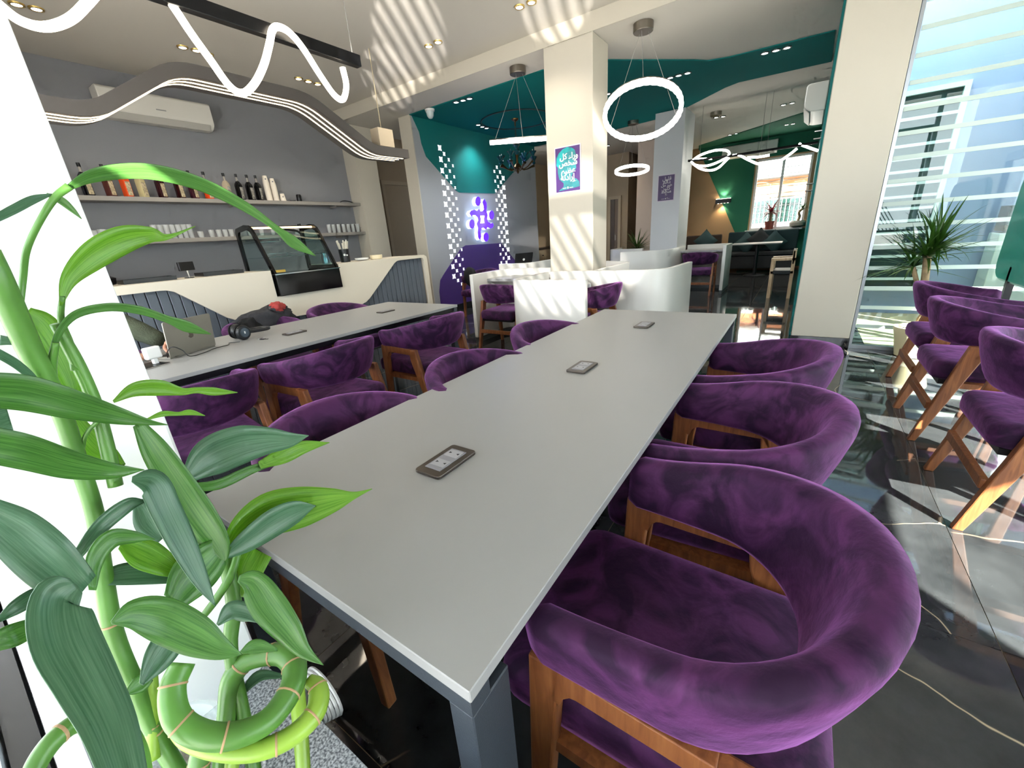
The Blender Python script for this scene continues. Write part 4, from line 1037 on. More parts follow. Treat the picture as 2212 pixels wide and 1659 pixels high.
hair = [(440, 820), (450, 650), (500, 560), (600, 480), (700, 450), (800, 480), (870, 540), (700, 560), (600, 600), (560, 720), (520, 850), (470, 870)]
MB().prism([PP(x, y) for x, y in hair], (0, -.0114, 0), (1, 0, 0), (0, 0, 1), (0, -.0006, 0)).build('hair', mat('poster_turquoise', '#159a9c', .45, var=.35, vscale=20), po)
for s_, yy, sz, xx in ((AR['wra'], 655, .082, 735), (AR['shk'], 805, .086, 715), (AR['azm'], 975, .086, 715), (AR['ird'], 1130, .086, 700)):
    x_, z_ = PP(xx, yy); text(rtl(s_), sz, (x_, -.0135, z_), (PI / 2, 0, 0), wtx, 'lettering', po, off=.0022)
x_, z_ = PP(700, 1360); MB().prism(ell(x_, z_, .012, .014, 4), (0, -.0125, 0), (1, 0, 0), (0, 0, 1), (0, -.001, 0)).build('emblem', wtx, po)
for sg in (-1, 1): MB().box((x_ + sg * .045 - .022, -.0135, z_ - .006), (x_ + sg * .045 + .022, -.0125, z_ + .0)).build('small_print', wtx, po)
pc = PY(1439, 406, Y2); pw = abs(PY(1455, 404, Y2).x - PY(1421, 408, Y2).x); ph = PY(1439, 380, Y2).z - PY(1439, 434, Y2).z
po = empty('poster', (pc.x, Y2, pc.z), 0, 'dark violet poster with a column of white lettering on the far pillar', 'poster')
MB().box((-pw / 2 - .012, -.008, -ph / 2 - .012), (pw / 2 + .012, 0, ph / 2 + .012)).build('backing', mat('poster_edge', '#cfc4cc', .4), po)
MB().box((-pw / 2, -.010, -ph / 2), (pw / 2, -.008, ph / 2)).build('sheet', mat('poster_violet', '#432a5c', .4), po)
for i, s_ in enumerate(('ﻗﻠﻴﻞ', 'ﺩﺍﺋﻢ', 'ﺧﻴﺮ ﻣﻦ', 'ﻛﺜﻴﺮ', 'ﻣﻨﻘﻄ', 'ﻉ')):
    text(rtl(s_), .088 if i != 2 else .07, (.01, -.0125, ph * (.36 - i * .125)), (PI / 2, 0, 0), wtx, 'lettering', po, off=.0006)
MB().prism(ell(0, -ph * .43, .012, .012, 4), (0, -.0105, 0), (1, 0, 0), (0, 0, 1), (0, -.001, 0)).build('emblem', wtx, po)
for sg in (-1, 1): MB().box((sg * .05 - .028, -.0115, -ph * .44), (sg * .05 + .028, -.0105, -ph * .43)).build('small_print', wtx, po)
# ================================================================ WHITE BOOTHS
PLINTH = mat('plinth_grey', '#4b4e50', .5)
def wallpath(b, pts, z0, z1, th):
    pl = [Vector(p) for p in pts]; n = len(pl); L, R = [], []
    for i, p in enumerate(pl):
        t = (pl[min(i + 1, n - 1)] - pl[max(i - 1, 0)]).normalized(); nn = Vector((-t.y, t.x)) * th / 2
        L.append(p + nn); R.append(p - nn)
    vs = [(q_.x, q_.y, z) for z in (z0, z1) for q_ in L + R]; m = 2 * n; fs = []
    for i in range(n - 1):
        fs += [(i, i + 1, m + i + 1, m + i), (n + i, m + n + i, m + n + i + 1, n + i + 1), (m + i, m + i + 1, m + n + i + 1, m + n + i), (i, n + i, n + i + 1, i + 1)]
    fs += [(0, m, m + n, n), (n - 1, 2 * n - 1, m + 2 * n - 1, m + n - 1)]
    return b.add(vs, fs)
def booth(lb, pts, r, desk=None, h=.885, dz=.80, puck=None):
    o = empty('booth_partition', (pts[0][0], pts[0][1], 0), 0, lb, 'partition')
    q_ = [(x - pts[0][0], y - pts[0][1]) for x, y in pts]
    pp = rline(q_, r, 8) if r else q_
    wallpath(MB(), pp, .07, h, .055).build('panel', WHITEP, o, smooth=True, bevel=.008)
    wallpath(MB(), pp, 0, .07, .045).build('plinth', PLINTH, o, smooth=True)
    if desk:
        d = [(x - pts[0][0], y - pts[0][1]) for x, y in desk]
        MB().prism(d, (0, 0, dz - .035), (1, 0, 0), (0, 1, 0), (0, 0, .035)).build('desk_top', TABLE, o, bevel=.002)
    if puck: MB().cyl((puck[0] - pts[0][0], puck[1] - pts[0][1], dz), (puck[0] - pts[0][0], puck[1] - pts[0][1], dz + .012), .045, 20).build('desk_outlet', BLACKP, o)
    return o
booth('white curved booth wall left of the near pillar with dark chair tucked in', [(-3.43, 4.12), (-3.44, 4.92), (-2.69, 4.90)], .3, [(-3.41, 4.42), (-2.50, 4.40), (-2.50, 4.82), (-2.72, 4.87), (-3.25, 4.87), (-3.41, 4.7)])
booth('white booth box with stripes of light in front of the near pillar', [(-1.60, 3.57), (-2.44, 3.57), (-2.44, 4.33)], .14, [(-1.78, 3.60), (-2.41, 3.62), (-2.41, 4.33), (-1.95, 4.33), (-1.72, 3.95)], puck=(-2.05, 4.12))
booth('long white booth wall sweeping away right of the near pillar', [(-2.42, 4.385), (-1.12, 4.40), (-1.06, 5.30)], .3)
booth('short white booth wall behind the near pillar', [(-1.88, 4.43), (-1.88, 5.56), (-2.3, 5.80)], .1)
booth('white curved booth wall before the purple logo wall', [(-4.22, 5.86), (-3.62, 5.82), (-3.60, 6.7)], .3, [(-4.2, 5.90), (-3.8, 5.87), (-3.64, 6.05), (-3.63, 6.6), (-4.2, 6.6)])
booth('far white curved booth wall round the far pillar', [(-2.86, 7.95), (-2.02, 8.08), (-2.0, 9.3)], .3)
booth('low white booth wall in front of the far grassy plant', [(-3.52, 9.85), (-3.5, 9.1), (-2.75, 9.0)], .1)
booth('far white desk booth with chair beside the dark aisle', [(-1.98, 9.55), (-1.17, 9.55), (-1.17, 8.74)], .03, [(-1.98, 8.95), (-1.2, 8.95), (-1.2, 9.52), (-1.98, 9.52)])
chair(-2.93, 4.13, 0, 'dark purple chair seen from behind inside the left white booth', g4_)
chair(-1.72, 4.02, 92, 'light-striped purple chair beside the white booth box', g4_)
chair(-1.46, 5.02, 180, 'purple chair of which only the rim shows above the long white booth wall', g4_)
chair(-1.58, 8.72, 0, 'purple chair tucked under the far white desk booth', g4_)
chair(-4.62, 5.85, 180, 'purple chair with a black jacket in front of the logo wall', g4_)
chair(-3.05, 9.45, 180, 'dark purple chair half hidden behind the far low booth wall', g4_)
# black coat over the chair at the logo wall
def blob(name, c, d, seed, m, amp=.12, sub=3):
    bm = bmesh.new(); bmesh.ops.create_icosphere(bm, subdivisions=sub, radius=1); rnd = random.Random(seed); from mathutils import noise
    for v in bm.verts:
        k_ = 1 + amp * noise.noise(v.co * 2.2 + Vector((seed, seed * 2, 0))) + amp * .5 * noise.noise(v.co * 5 + Vector((seed, 0, 0)))
        v.co = Vector((v.co.x * d[0] * k_, v.co.y * d[1] * k_, v.co.z * d[2] * k_))
    me = bpy.data.meshes.new(name); bm.to_mesh(me); bm.free(); me.polygons.foreach_set('use_smooth', [True] * len(me.polygons)); me.materials.append(m)
    o = bpy.data.objects.new(name, me); COL.objects.link(o); o.location = c; return o
bj = blob('black_coat', (-4.70, 5.64, .70), (.13, .10, .16), 3, mat('black_cloth', '#0b0b0d', .9)); tag(bj, 'black coat hung over the chair before the logo wall', 'coat')
def laptop(name, loc, rz, ang, w, d, m, lb, back=None):
    o = empty(name, loc, rz, lb, 'laptop')
    MB().box((-w / 2, -d, 0), (w / 2, 0, .012)).build('base', m, o, bevel=.003)
    MB().box((-w / 2 + .02, -d * .55, .012), (w / 2 - .02, -.03, .0135)).build('keyboard', BLACKP, o)
    MB().box((-.05, -d * .95, .012), (.05, -d * .62, .0128)).build('trackpad', m, o)
    a = R_(ang); u = Vector((0, math.sin(a), math.cos(a))); nrm = Vector((0, math.cos(a), -math.sin(a)))
    pr = rpoly([(-w / 2, .0), (w / 2, .0), (w / 2, d), (-w / 2, d)], [.002, .002, .012, .012], 3)
    lid = MB().prism(pr, (0, .0, .012), (1, 0, 0), u, nrm * .006).build('lid', m, o)
    MB().prism(rpoly([(-w / 2 + .008, .012), (w / 2 - .008, .012), (w / 2 - .008, d - .008), (-w / 2 + .008, d - .008)], .004, 2), Vector((0, 0, .012)) - nrm * .0015, (1, 0, 0), u, nrm * .001).build('screen', mat('dark_screen', '#0b0d12', .1), lid)
    return o, lid, u, nrm
bl = PZ(1150, 565, .80)
lp_, lid_, u_, n_ = laptop('laptop', (-4.0, 6.25, .80), R_(180 + 60), 20, .34, .23, BLACKP, 'open black laptop with round emblem in the booth before the logo wall')
MB().prism(ell(0, .115, .022, .022, 14), Vector((0, 0, .012)) + n_ * .006, (1, 0, 0), u_, n_ * .001).build('emblem', WHITEPL, lid_)

# ================================================================ FAR SEATING
dkt = mat('dark_teal_cloth', '#1d3236', .85); dkb = mat('dark_brown_cloth', '#3a2e26', .85); blk = mat('black_leather', '#121314', .5)
def bench(x0, x1, y, lb, m, zt):
    o = empty('bench_seat', ((x0 + x1) / 2, y, 0), 0, lb, 'bench'); w = x1 - x0
    MB().box((-w / 2, -.55, .08), (w / 2, 0, .40)).build('base', blk, o, bevel=.01); MB().box((-w / 2, -.58, .40), (w / 2, -.05, .50)).build('seat', blk, o, bevel=.02)
    MB().box((-w / 2, -.12, .50), (w / 2, 0, zt)).build('backrest', m, o, bevel=.03)
    for sx in (-1, 1): MB().box((sx * (w / 2 - .1) - .03, -.5, 0), (sx * (w / 2 - .1) + .03, -.44, .08)).build('foot', BLACKM, o)
bx = lambda x, y, Y: PY(x, y, Y).x
bench(bx(1574, 520, 13.3), -.10, 13.3, 'long dark teal bench under the far window', dkt, 1.0)
bench(bx(1484, 520, 12.9), bx(1560, 515, 12.9), 12.9, 'short brown backed bench before the tan wall', dkb, .98)
def cushion(px, py, Y, rz, lb, m):
    p = PY(px, py, Y); o = MB()
    n = 8; vs = []; fs = []
    for s in (1, -1):
        for i in range(n + 1):
            for j in range(n + 1):
                u, v = i / n * 2 - 1, j / n * 2 - 1; t = .07 * (max(0, (1 - u ** 4) * (1 - v ** 4))) ** .6; pin = 1 - .10 * (1 - abs(u * v))
                vs.append((u * .22 * (1 - .1 * (1 - v * v)), s * t, v * .22 * (1 - .1 * (1 - u * u))))
    m1 = (n + 1) ** 2
    for s in (0, 1):
        for i in range(n):
            for j in range(n): a = s * m1 + i * (n + 1) + j; fs.append((a, a + 1, a + n + 2, a + n + 1))
    o.add(vs, fs); c_ = o.build('scatter_cushion', m, loc=p, smooth='all'); c_.rotation_euler = (R_(-18), R_(45), R_(rz)); tag(c_, lb, 'cushion', 'scatter cushions on the far benches')
gcu = mat('slate_cloth', '#31474a', .9); dcu = mat('charcoal_cloth', '#25272a', .9)
cushion(1524, 520, 12.7, 0, 'slate blue cushion standing on the short brown bench', gcu)
cushion(1612, 525, 13.0, 10, 'slate cushion at the left end of the long far bench', gcu)
cushion(1641, 517, 12.98, -5, 'charcoal cushion in the middle of the long far bench', dcu)
cushion(1673, 522, 13.0, 8, 'slate cushion at the right of the long far bench', gcu)
tp = PZ(1640, 590, 0); ft = empty('pedestal_table', (PY(1638, 520, 11.9).x, 11.9, 0), 0, 'small dark pedestal table before the far window bench', 'table')
MB().box((-.55, -.33, .735), (.5, .33, .76)).build('tabletop', TABLE, ft, bevel=.004); MB().cyl((0, 0, .02), (0, 0, .735), .04).build('pedestal', BLACKM, ft, smooth=True); MB().lathe([(.24, 0), (.24, .012), (.05, .03)], 24).build('foot', BLACKM, ft, smooth=True)
wc = empty('wooden_chair', (-.22, 8.6, 0), 0, 'pale wooden chair with black seat against the teal wall', 'chair')
pale = m_wood('pale_ash', '#a58865', '#c2a682')
for x_ in (-.17, .12):
    for y_ in (-.2, .2): MB().box((x_, y_ - .05, 0), (x_ + .05, y_ + .05, .78 if x_ > 0 else .62)).build('leg', pale, wc)
MB().box((-.17, -.25, .40), (.17, .25, .46)).build('seat', blk, wc, bevel=.01); MB().box((.12, -.25, .55), (.16, .25, .78)).build('backrest', blk, wc, bevel=.01)
MB().box((-.17, -.25, .62), (.17, -.15, .66)).build('arm_rail', pale, wc); MB().box((-.17, .15, .62), (.17, .25, .66)).build('arm_rail', pale, wc)
# recess cabinet with crockery
kc = empty('kitchen_cabinet', (-6.39, 10.55, 0), 0, 'beige low cabinet with dark top in the recess behind the pillar', 'cabinet')
MB().box((-.3, -1.2, .05), (.25, 1.6, .90)).build('body', mat('beige_door', '#8f806a', .5), kc)
for i in range(4): 
    d_ = MB().box((.25, -1.19 + i * .7, .08), (.268, -.51 + i * .7, .88)).build('door', mat('cabinet_beige', '#a4947c', .5), kc); MB().cyl((.268, -.6 + i * .7, .74), (.29, -.6 + i * .7, .74), .018, 10).build('knob', BLACKM, d_)
MB().box((-.3, -1.22, .90), (.29, 1.62, .94)).build('worktop', mat('dark_worktop', '#2a2623', .3), kc)
for i, (yy, r_, h_) in enumerate(((9.75, .06, .10), (10.0, .05, .07), (10.5, .07, .06))):
    o = MB().lathe([(r_ * .6, 0), (r_, h_ * .6), (r_, h_), (r_ * .9, h_), (r_ * .5, .01)], 16).build('white_cup', WHITEPL, loc=(-6.28, yy, .94), smooth=True)
    tag(o, ('tall white cup', 'small white cup', 'flat white bowl')[i] + ' on the dark top of the recess cabinet', 'cup')

# ================================================================ TEAL SCREEN IN THE GLASS CORNER
ts = empty('teal_screen', (1.30, 4.2, 0), 0, 'rounded teal screen panel at the right picture edge above the purple chairs', 'screen')
e_ = PX(2150, 600, 1.30)
zb = e_.z + .01; yb = e_.y - 4.2
pl_ = rpoly([(yb, zb), (yb - 1.15, zb), (yb - 1.15, 1.50), (yb, 1.50)], .14, 8)
MB().prism(pl_, (-.02, 0, 0), (0, 1, 0), (0, 0, 1), (.04, 0, 0)).build('panel', mat('teal_acrylic', '#0f8577', .35), ts, bevel=.004)
MB().prism(rpoly([(yb + .012, zb - .012), (yb - 1.162, zb - .012), (yb - 1.162, 1.512), (yb + .012, 1.512)], .15, 8), (-.008, 0, 0), (0, 1, 0), (0, 0, 1), (.016, 0, 0)).build('edge_band', mat('pale_teal_edge', '#8fc0b4', .3), ts)
for yy in (yb - .3, yb - .9): MB().box((-.02, yy - .02, 0), (.02, yy + .02, zb + .1)).build('post', BLACKM, ts); MB().box((-.18, yy - .03, 0), (.18, yy + .03, .015)).build('foot', BLACKM, ts)
# ================================================================ PLANTS
LEAFA = m_leaf('bamboo_leaf', '#3a6b2a', '#5f8f45', .40)
LEAFB = m_leaf('bamboo_leaf_dark', '#3a6244', '#587d60', .28)
LEAFC = m_leaf('bamboo_leaf_bright', '#5c8f26', '#7fae3e', .5)
STEMM = mat('bamboo_stem', '#4f7d33', .35, var=.25, vscale=9)
STEML = mat('bamboo_stem_light', '#86a83c', .35, var=.25, vscale=9)
NODE = mat('bamboo_node', '#a98a66', .6)
bz = PZ(430, 1745, .55)
bam = empty('lucky_bamboo', (bz.x, bz.y, .55), 0, 'lucky bamboo with looped stems and broad green leaves on the granite window sill', 'plant')
def loc_(p): return Vector(p) - Vector(bam.location)
def ray_pts(pts, n=7): return cr([Vector((x, y, d * 1000)) for x, y, d in pts], n)
def leaf(pts, ws, m, tilt=.25, fold=.12, n=6):
    """pts: picture x, y and distance along the mid-rib; ws: picture widths at those points"""
    C_ = ray_pts(pts, n); Wd = cr([Vector((w, 0, 0)) for w in ws], n); vs = []; uv = []; fs = []; M = len(C_)
    for i, c in enumerate(C_):
        a, b = C_[max(i - 1, 0)], C_[min(i + 1, M - 1)]; t = Vector((b.x - a.x, b.y - a.y)); t.normalize(); nn = Vector((-t.y, t.x))
        w = max(Wd[i].x, .6); d = c.z / 1000
        wm = (PD(c.x + nn.x * w / 2, c.y + nn.y * w / 2, d) - PD(c.x - nn.x * w / 2, c.y - nn.y * w / 2, d)).length
        for j in range(5):
            u = j / 4 * 2 - 1
            vs.append(loc_(PD(c.x + nn.x * w / 2 * u, c.y + nn.y * w / 2 * u, d + tilt * wm * u * .5 + fold * wm * (1 - u * u)))); uv.append((j / 4, i / (M - 1)))
    for i in range(M - 1):
        for j in range(4): k_ = i * 5 + j; fs.append((k_, k_ + 1, k_ + 6, k_ + 5))
    me = bpy.data.meshes.new('leaf'); me.from_pydata(vs, [], fs); ul = me.uv_layers.new(name='UVMap')
    for lp in me.loops: ul.data[lp.index].uv = uv[lp.vertex_index]
    me.polygons.foreach_set('use_smooth', [True] * len(me.polygons)); me.materials.append(m)
    o = bpy.data.objects.new('leaf', me); COL.objects.link(o); o.parent = bam
    md = o.modifiers.new('thickness', 'SOLIDIFY'); md.thickness = .0008; md.offset = 0
    return o
def stalk(pts, rpx, m, name='stem', n=6, nodes=()):
    C_ = ray_pts(pts, n); P_ = [loc_(PD(c.x, c.y, c.z / 1000)) for c in C_]
    rs = rpx if isinstance(rpx, (list, tuple)) else [rpx] * len(pts)
    R = [v.x for v in cr([Vector((r, 0, 0)) for r in rs], n)]
    rad = []
    for c, r in zip(C_, R):
        d = c.z / 1000; rad.append((PD(c.x, c.y - r, d) - PD(c.x, c.y + r, d)).length / 2)
    st = MB().tube(P_, rad, 12).build(name, m, bam, smooth='all')
    for k_ in nodes:
        i = min(int(k_ * (len(P_) - 1)), len(P_) - 2); a, b = P_[i], P_[i + 1]; t = (b - a).normalized()
        MB().tube([a - t * .0012, a, a + t * .0012], [rad[i] * 1.03, rad[i] * 1.06, rad[i] * 1.03], 12).build('node_ring', NODE, st, smooth=True)
    return st
# stems and loops
stalk([(470, 1800, .86), (420, 1720, .83), (345, 1600, .80), (293, 1490, .76), (245, 1370, .73), (222, 1230, .70), (205, 1110, .68), (165, 985, .66), (128, 880, .64), (60, 745, .62), (0, 610, .60), (-30, 540, .6)], [20, 20, 21, 21, 20, 17, 16, 16, 17, 22, 24, 22], STEMM, nodes=(.2, .38, .52))
stalk([(330, 1640, .80), (330, 1580, .79), (325, 1500, .77), (320, 1440, .76)], 17, STEML, nodes=(.4,))
stalk([(560, 1740, .86), (545, 1640, .84), (520, 1520, .80), (498, 1400, .77), (505, 1300, .75), (485, 1200, .73)], [18, 18, 17, 16, 17, 14], STEMM, nodes=(.3,))
stalk([(250, 1050, .67), (230, 960, .66), (205, 870, .65), (165, 780, .64), (120, 700, .63)], [13, 13, 12, 12, 10], STEMM)
stalk([(395, 1432, .70), (372, 1490, .70), (385, 1555, .70), (440, 1588, .70), (510, 1588, .70), (580, 1555, .705), (628, 1490, .715), (636, 1440, .73), (615, 1415, .745), (575, 1415, .76), (530, 1430, .775), (500, 1470, .785), (490, 1540, .80), (480, 1640, .82), (470, 1760, .85)], [27, 29, 31, 32, 32, 31, 30, 29, 27, 24, 24, 24, 22, 22, 22], STEMM, nodes=(.07, .16, .27, .42, .50, .62, .74))
stalk([(665, 1468, .735), (688, 1490, .73), (680, 1540, .72), (630, 1590, .715), (560, 1620, .715), (480, 1622, .72), (410, 1600, .735), (375, 1560, .75)], [14, 24, 27, 27, 26, 24, 22, 20], STEML, nodes=(.14, .33, .52))
stalk([(640, 1480, .80), (648, 1560, .80), (655, 1660, .81), (662, 1760, .83)], 19, STEML, nodes=(.35,))
stalk([(450, 1580, .76), (430, 1650, .77), (425, 1760, .80)], [26, 26, 25], STEMM, nodes=(.5,))
stalk([(510, 1600, .78), (500, 1660, .79), (490, 1760, .82)], [18, 18, 18], STEML)
stalk([(50, 1720, .60), (85, 1640, .60), (130, 1585, .60), (180, 1558, .61), (250, 1560, .63), (300, 1620, .66), (320, 1740, .70)], [22, 24, 24, 22, 20, 18, 18], STEMM, nodes=(.35, .6))
stalk([(215, 1660, .66), (205, 1740, .68)], 16, STEMM)
# leaf stalks
stalk([(45, 655, .62), (50, 600, .62), (58, 540, .61), (85, 480, .60), (118, 428, .60), (150, 402, .6)], [5, 6, 6, 6, 7, 8], STEMM, 'leaf_stalk')
stalk([(165, 800, .64), (150, 740, .64), (132, 690, .63), (135, 640, .62)], [9, 7, 6, 5], STEMM, 'leaf_stalk')
stalk([(115, 830, .64), (112, 790, .63), (120, 740, .62)], [8, 8, 6], STEMM, 'leaf_stalk')
stalk([(178, 970, .66), (185, 940, .65), (210, 912, .64), (250, 890, .63)], [4, 4, 4, 4], STEMM, 'leaf_stalk')
stalk([(440, 1330, .74), (470, 1290, .73), (500, 1240, .72), (515, 1190, .72)], [8, 9, 9, 7], STEMM, 'leaf_stalk')
# leaves
A, B, C = LEAFA, LEAFB, LEAFC
leaf([(140, 410, .60), (200, 380, .60), (290, 369, .605), (370, 379, .61), (450, 405, .615), (530, 447, .62), (595, 492, .625), (635, 524, .63), (682, 553, .635)], [10, 30, 34, 32, 28, 21, 13, 24, 1], A, .4)
leaf([(112, 420, .60), (70, 432, .59), (30, 452, .58), (-15, 475, .57)], [4, 20, 22, 18], B, .3); leaf([(100, 420, .60), (130, 432, .60), (155, 452, .6), (176, 473, .6)], [6, 16, 12, 1], A)
leaf([(131, 660, .62), (150, 602, .62), (200, 553, .62), (262, 520, .625), (322, 508, .63), (362, 512, .63), (422, 489, .64)], [6, 40, 66, 64, 36, 12, 1], C, .2)
leaf([(114, 800, .63), (122, 732, .62), (160, 682, .615), (230, 664, .615), (300, 670, .62), (362, 690, .625), (405, 706, .63), (456, 722, .635)], [10, 16, 18, 18, 18, 16, 24, 1], A, .4)
leaf([(245, 868, .64), (290, 842, .64), (345, 838, .645), (395, 846, .65), (425, 843, .65), (465, 846, .655), (513, 848, .66)], [6, 30, 34, 16, 13, 17, 1], C, .3)
leaf([(318, 906, .65), (352, 894, .65), (385, 894, .655), (412, 891, .655), (443, 898, .66)], [4, 12, 8, 12, 1], C, .3)
leaf([(-25, 842, .56), (60, 850, .57), (150, 872, .58), (250, 897, .6), (320, 912, .61), (363, 918, .62)], [76, 78, 66, 40, 14, 1], A, .35)
leaf([(-25, 960, .54), (60, 978, .55), (150, 1003, .57), (240, 1017, .59), (312, 1015, .6)], [80, 78, 64, 36, 1], A, .35)
leaf([(20, 900, .60), (-10, 910, .6), (-40, 930, .6)], [60, 50, 30], B)
leaf([(165, 905, .70), (160, 830, .70), (130, 760, .70), (95, 705, .70), (60, 672, .70)], [8, 50, 66, 60, 20], C, .2)
leaf([(265, 1010, .70), (235, 985, .70), (200, 960, .70), (165, 915, .70), (150, 890, .7)], [20, 45, 50, 40, 10], C, .2)
leaf([(0, 735, .62), (20, 737, .62), (55, 745, .62)], [22, 16, 4], B); leaf([(-10, 760, .6), (40, 790, .61), (80, 830, .62), (95, 880, .63)], [20, 20, 16, 4], B)
leaf([(405, 1030, .70), (450, 990, .70), (515, 962, .70), (575, 952, .705), (625, 950, .71), (667, 941, .715)], [30, 82, 84, 60, 34, 1], B, .25)
leaf([(560, 1005, .72), (610, 985, .72), (655, 966, .725), (712, 956, .73)], [16, 34, 28, 1], C, .2); leaf([(400, 1052, .72), (470, 1047, .72), (550, 1012, .725), (621, 994, .73)], [14, 22, 18, 1], A, .3)
leaf([(483, 1205, .72), (520, 1150, .72), (580, 1112, .725), (650, 1095, .73), (720, 1080, .735), (765, 1070, .74), (804, 1056, .745)], [6, 60, 92, 88, 52, 16, 1], C, .2)
leaf([(478, 1206, .705), (530, 1172, .705), (590, 1130, .71), (640, 1104, .715), (682, 1092, .72)], [10, 44, 58, 46, 1], B, .5)
leaf([(298, 915, .66), (335, 975, .66), (385, 1050, .67), (435, 1125, .68), (470, 1175, .69), (487, 1215, .7)], [26, 62, 76, 78, 56, 8], A, .5)
leaf([(285, 1035, .62), (330, 1045, .62), (358, 1100, .625), (395, 1175, .63), (435, 1255, .64), (466, 1310, .65)], [12, 66, 70, 62, 36, 1], B, -.4)
leaf([(395, 1240, .69), (350, 1215, .685), (300, 1190, .68), (262, 1172, .68)], [20, 60, 72, 30], C, .2)
leaf([(400, 1255, .70), (340, 1240, .70), (270, 1240, .7), (200, 1255, .7)], [10, 44, 48, 20], B, .2)
leaf([(-30, 1110, .5), (40, 1160, .5), (110, 1220, .5), (178, 1278, .51)], [80, 125, 130, 90], B, .3)
leaf([(165, 1265, .46), (130, 1300, .455), (140, 1380, .45), (185, 1470, .445), (235, 1570, .44), (275, 1700, .44)], [40, 130, 160, 150, 130, 100], B, -.2, .16)
leaf([(240, 1345, .58), (290, 1330, .58), (350, 1340, .585), (420, 1372, .59), (475, 1400, .595), (523, 1414, .6)], [6, 70, 104, 98, 56, 1], A, .25)
leaf([(515, 1250, .68), (548, 1262, .68), (580, 1310, .685), (620, 1360, .69), (655, 1405, .7), (699, 1437, .705)], [14, 64, 84, 68, 36, 1], A, .3)
leaf([(470, 1350, .70), (500, 1320, .70), (535, 1325, .7), (560, 1345, .7)], [6, 40, 40, 4], B); leaf([(518, 1410, .69), (555, 1396, .69), (600, 1404, .695)], [4, 32, 6], A)
leaf([(200, 1275, .60), (205, 1210, .6), (240, 1165, .6), (290, 1160, .61), (335, 1165, .62)], [16, 40, 40, 26, 1], A, .3)
leaf([(158, 1212, .63), (215, 1140, .63), (275, 1092, .635), (312, 1082, .64)], [18, 34, 30, 6], B, .3)
leaf([(305, 1478, .66), (335, 1430, .66), (365, 1385, .66), (385, 1350, .66)], [10, 56, 66, 50], B, .3)
leaf([(375, 1300, .685), (410, 1250, .685), (450, 1210, .69), (490, 1170, .7)], [50, 92, 84, 30], A, .3)
leaf([(-10, 1345, .52), (30, 1315, .52), (70, 1290, .525), (100, 1272, .53)], [6, 30, 34, 20], B); leaf([(-20, 1390, .5), (30, 1372, .5), (70, 1355, .51)], [40, 50, 40], A)
leaf([(300, 1090, .66), (320, 1130, .66), (350, 1165, .66)], [30, 62, 20], B); leaf([(560, 1190, .74), (535, 1240, .74), (525, 1290, .74)], [60, 56, 10], C)
leaf([(270, 1500, .70), (300, 1480, .7), (325, 1462, .7)], [6, 36, 20], A); leaf([(610, 1460, .80), (560, 1460, .80), (520, 1500, .8)], [10, 24, 10], B)
# glass vase of pebbles under the loops
vs_ = MB().lathe([(.055, 0), (.062, .004), (.062, .10), (.066, .13), (.060, .13), (.056, .10), (.056, .012)], 28).build('vase', mat('vase_glass', '#c9d6d6', .06, alpha=.35), bam, smooth=True)
MB().lathe([(.053, .012), (.055, .06), (.02, .07)], 20).build('pebbles', mat('vase_pebbles', '#8d8478', .7, bump=.6, bscale=70, var=.4, vscale=60), bam, smooth=True)

def strap_leaf(L, w, droop, m, n=7):
    vs, fs, uv = [], [], []
    for i in range(n):
        t = i / (n - 1); x = L * t * (1 - .25 * droop * t); z = L * (.35 * t - droop * t * t * .75)
        ww = w * (1 - t ** 2.2) * (.5 + 1.2 * min(t * 2.5, .42))
        for j, u in enumerate((-1, 0, 1)): vs.append((x, u * ww / 2, z - abs(u) * -.15 * ww)); uv.append((j / 2, t))
    for i in range(n - 1):
        for j in range(2): k_ = i * 3 + j; fs.append((k_, k_ + 1, k_ + 4, k_ + 3))
    me = bpy.data.meshes.new('leaf'); me.from_pydata(vs, [], fs); ul = me.uv_layers.new(name='UVMap')
    for lp in me.loops: ul.data[lp.index].uv = uv[lp.vertex_index]
    me.polygons.foreach_set('use_smooth', [True] * len(me.polygons)); me.materials.append(m); return me
def tuft(parent, c, L, w, n, m, elev=(-10, 85), seed=1):
    rnd = random.Random(seed); ms = [strap_leaf(L * s, w, d, m) for s, d in ((1, .35), (.85, .6), (1.05, .15), (.7, .8))]
    for i in range(n):
        o = bpy.data.objects.new('leaf', rnd.choice(ms)); COL.objects.link(o); o.parent = parent; o.location = c
        o.rotation_euler = (0, -R_(rnd.uniform(*elev)) + .3, rnd.uniform(0, 2 * PI)); s = rnd.uniform(.75, 1.1); o.scale = (s, s, s)
DRL = m_leaf('dracaena_leaf', '#1d3a12', '#3f6a22', .3)
pb = PZ(1968, 772, 0); pot = empty('potted_dracaena', (pb.x, pb.y + .06, 0), 0, 'spiky dracaena with bare trunk in a cream pot by the glass front', 'plant')
MB().lathe([(.105, 0), (.115, .005), (.15, .20), (.165, .255), (.165, .275), (.148, .275), (.14, .24)], 28).build('pot', mat('cream_pot', '#d8cfa8', .35), pot, smooth=True)
MB().lathe([(.142, .235), (.12, .25), (.02, .252)], 20).build('pebbles', mat('pot_pebbles', '#a9a294', .7, bump=.7, bscale=60, var=.4, vscale=50), pot)
trunk = mat('dracaena_bark', '#8f7a5c', .8, bump=.5, bscale=40, var=.3, vscale=25)
MB().tube(cr([(0, 0, .22), (.005, 0, .34), (.03, 0, .44), (-.02, .0, .58), (-.045, 0, .78), (-.06, 0, .90)], 4), .028, 10).build('trunk', trunk, pot, smooth=True)
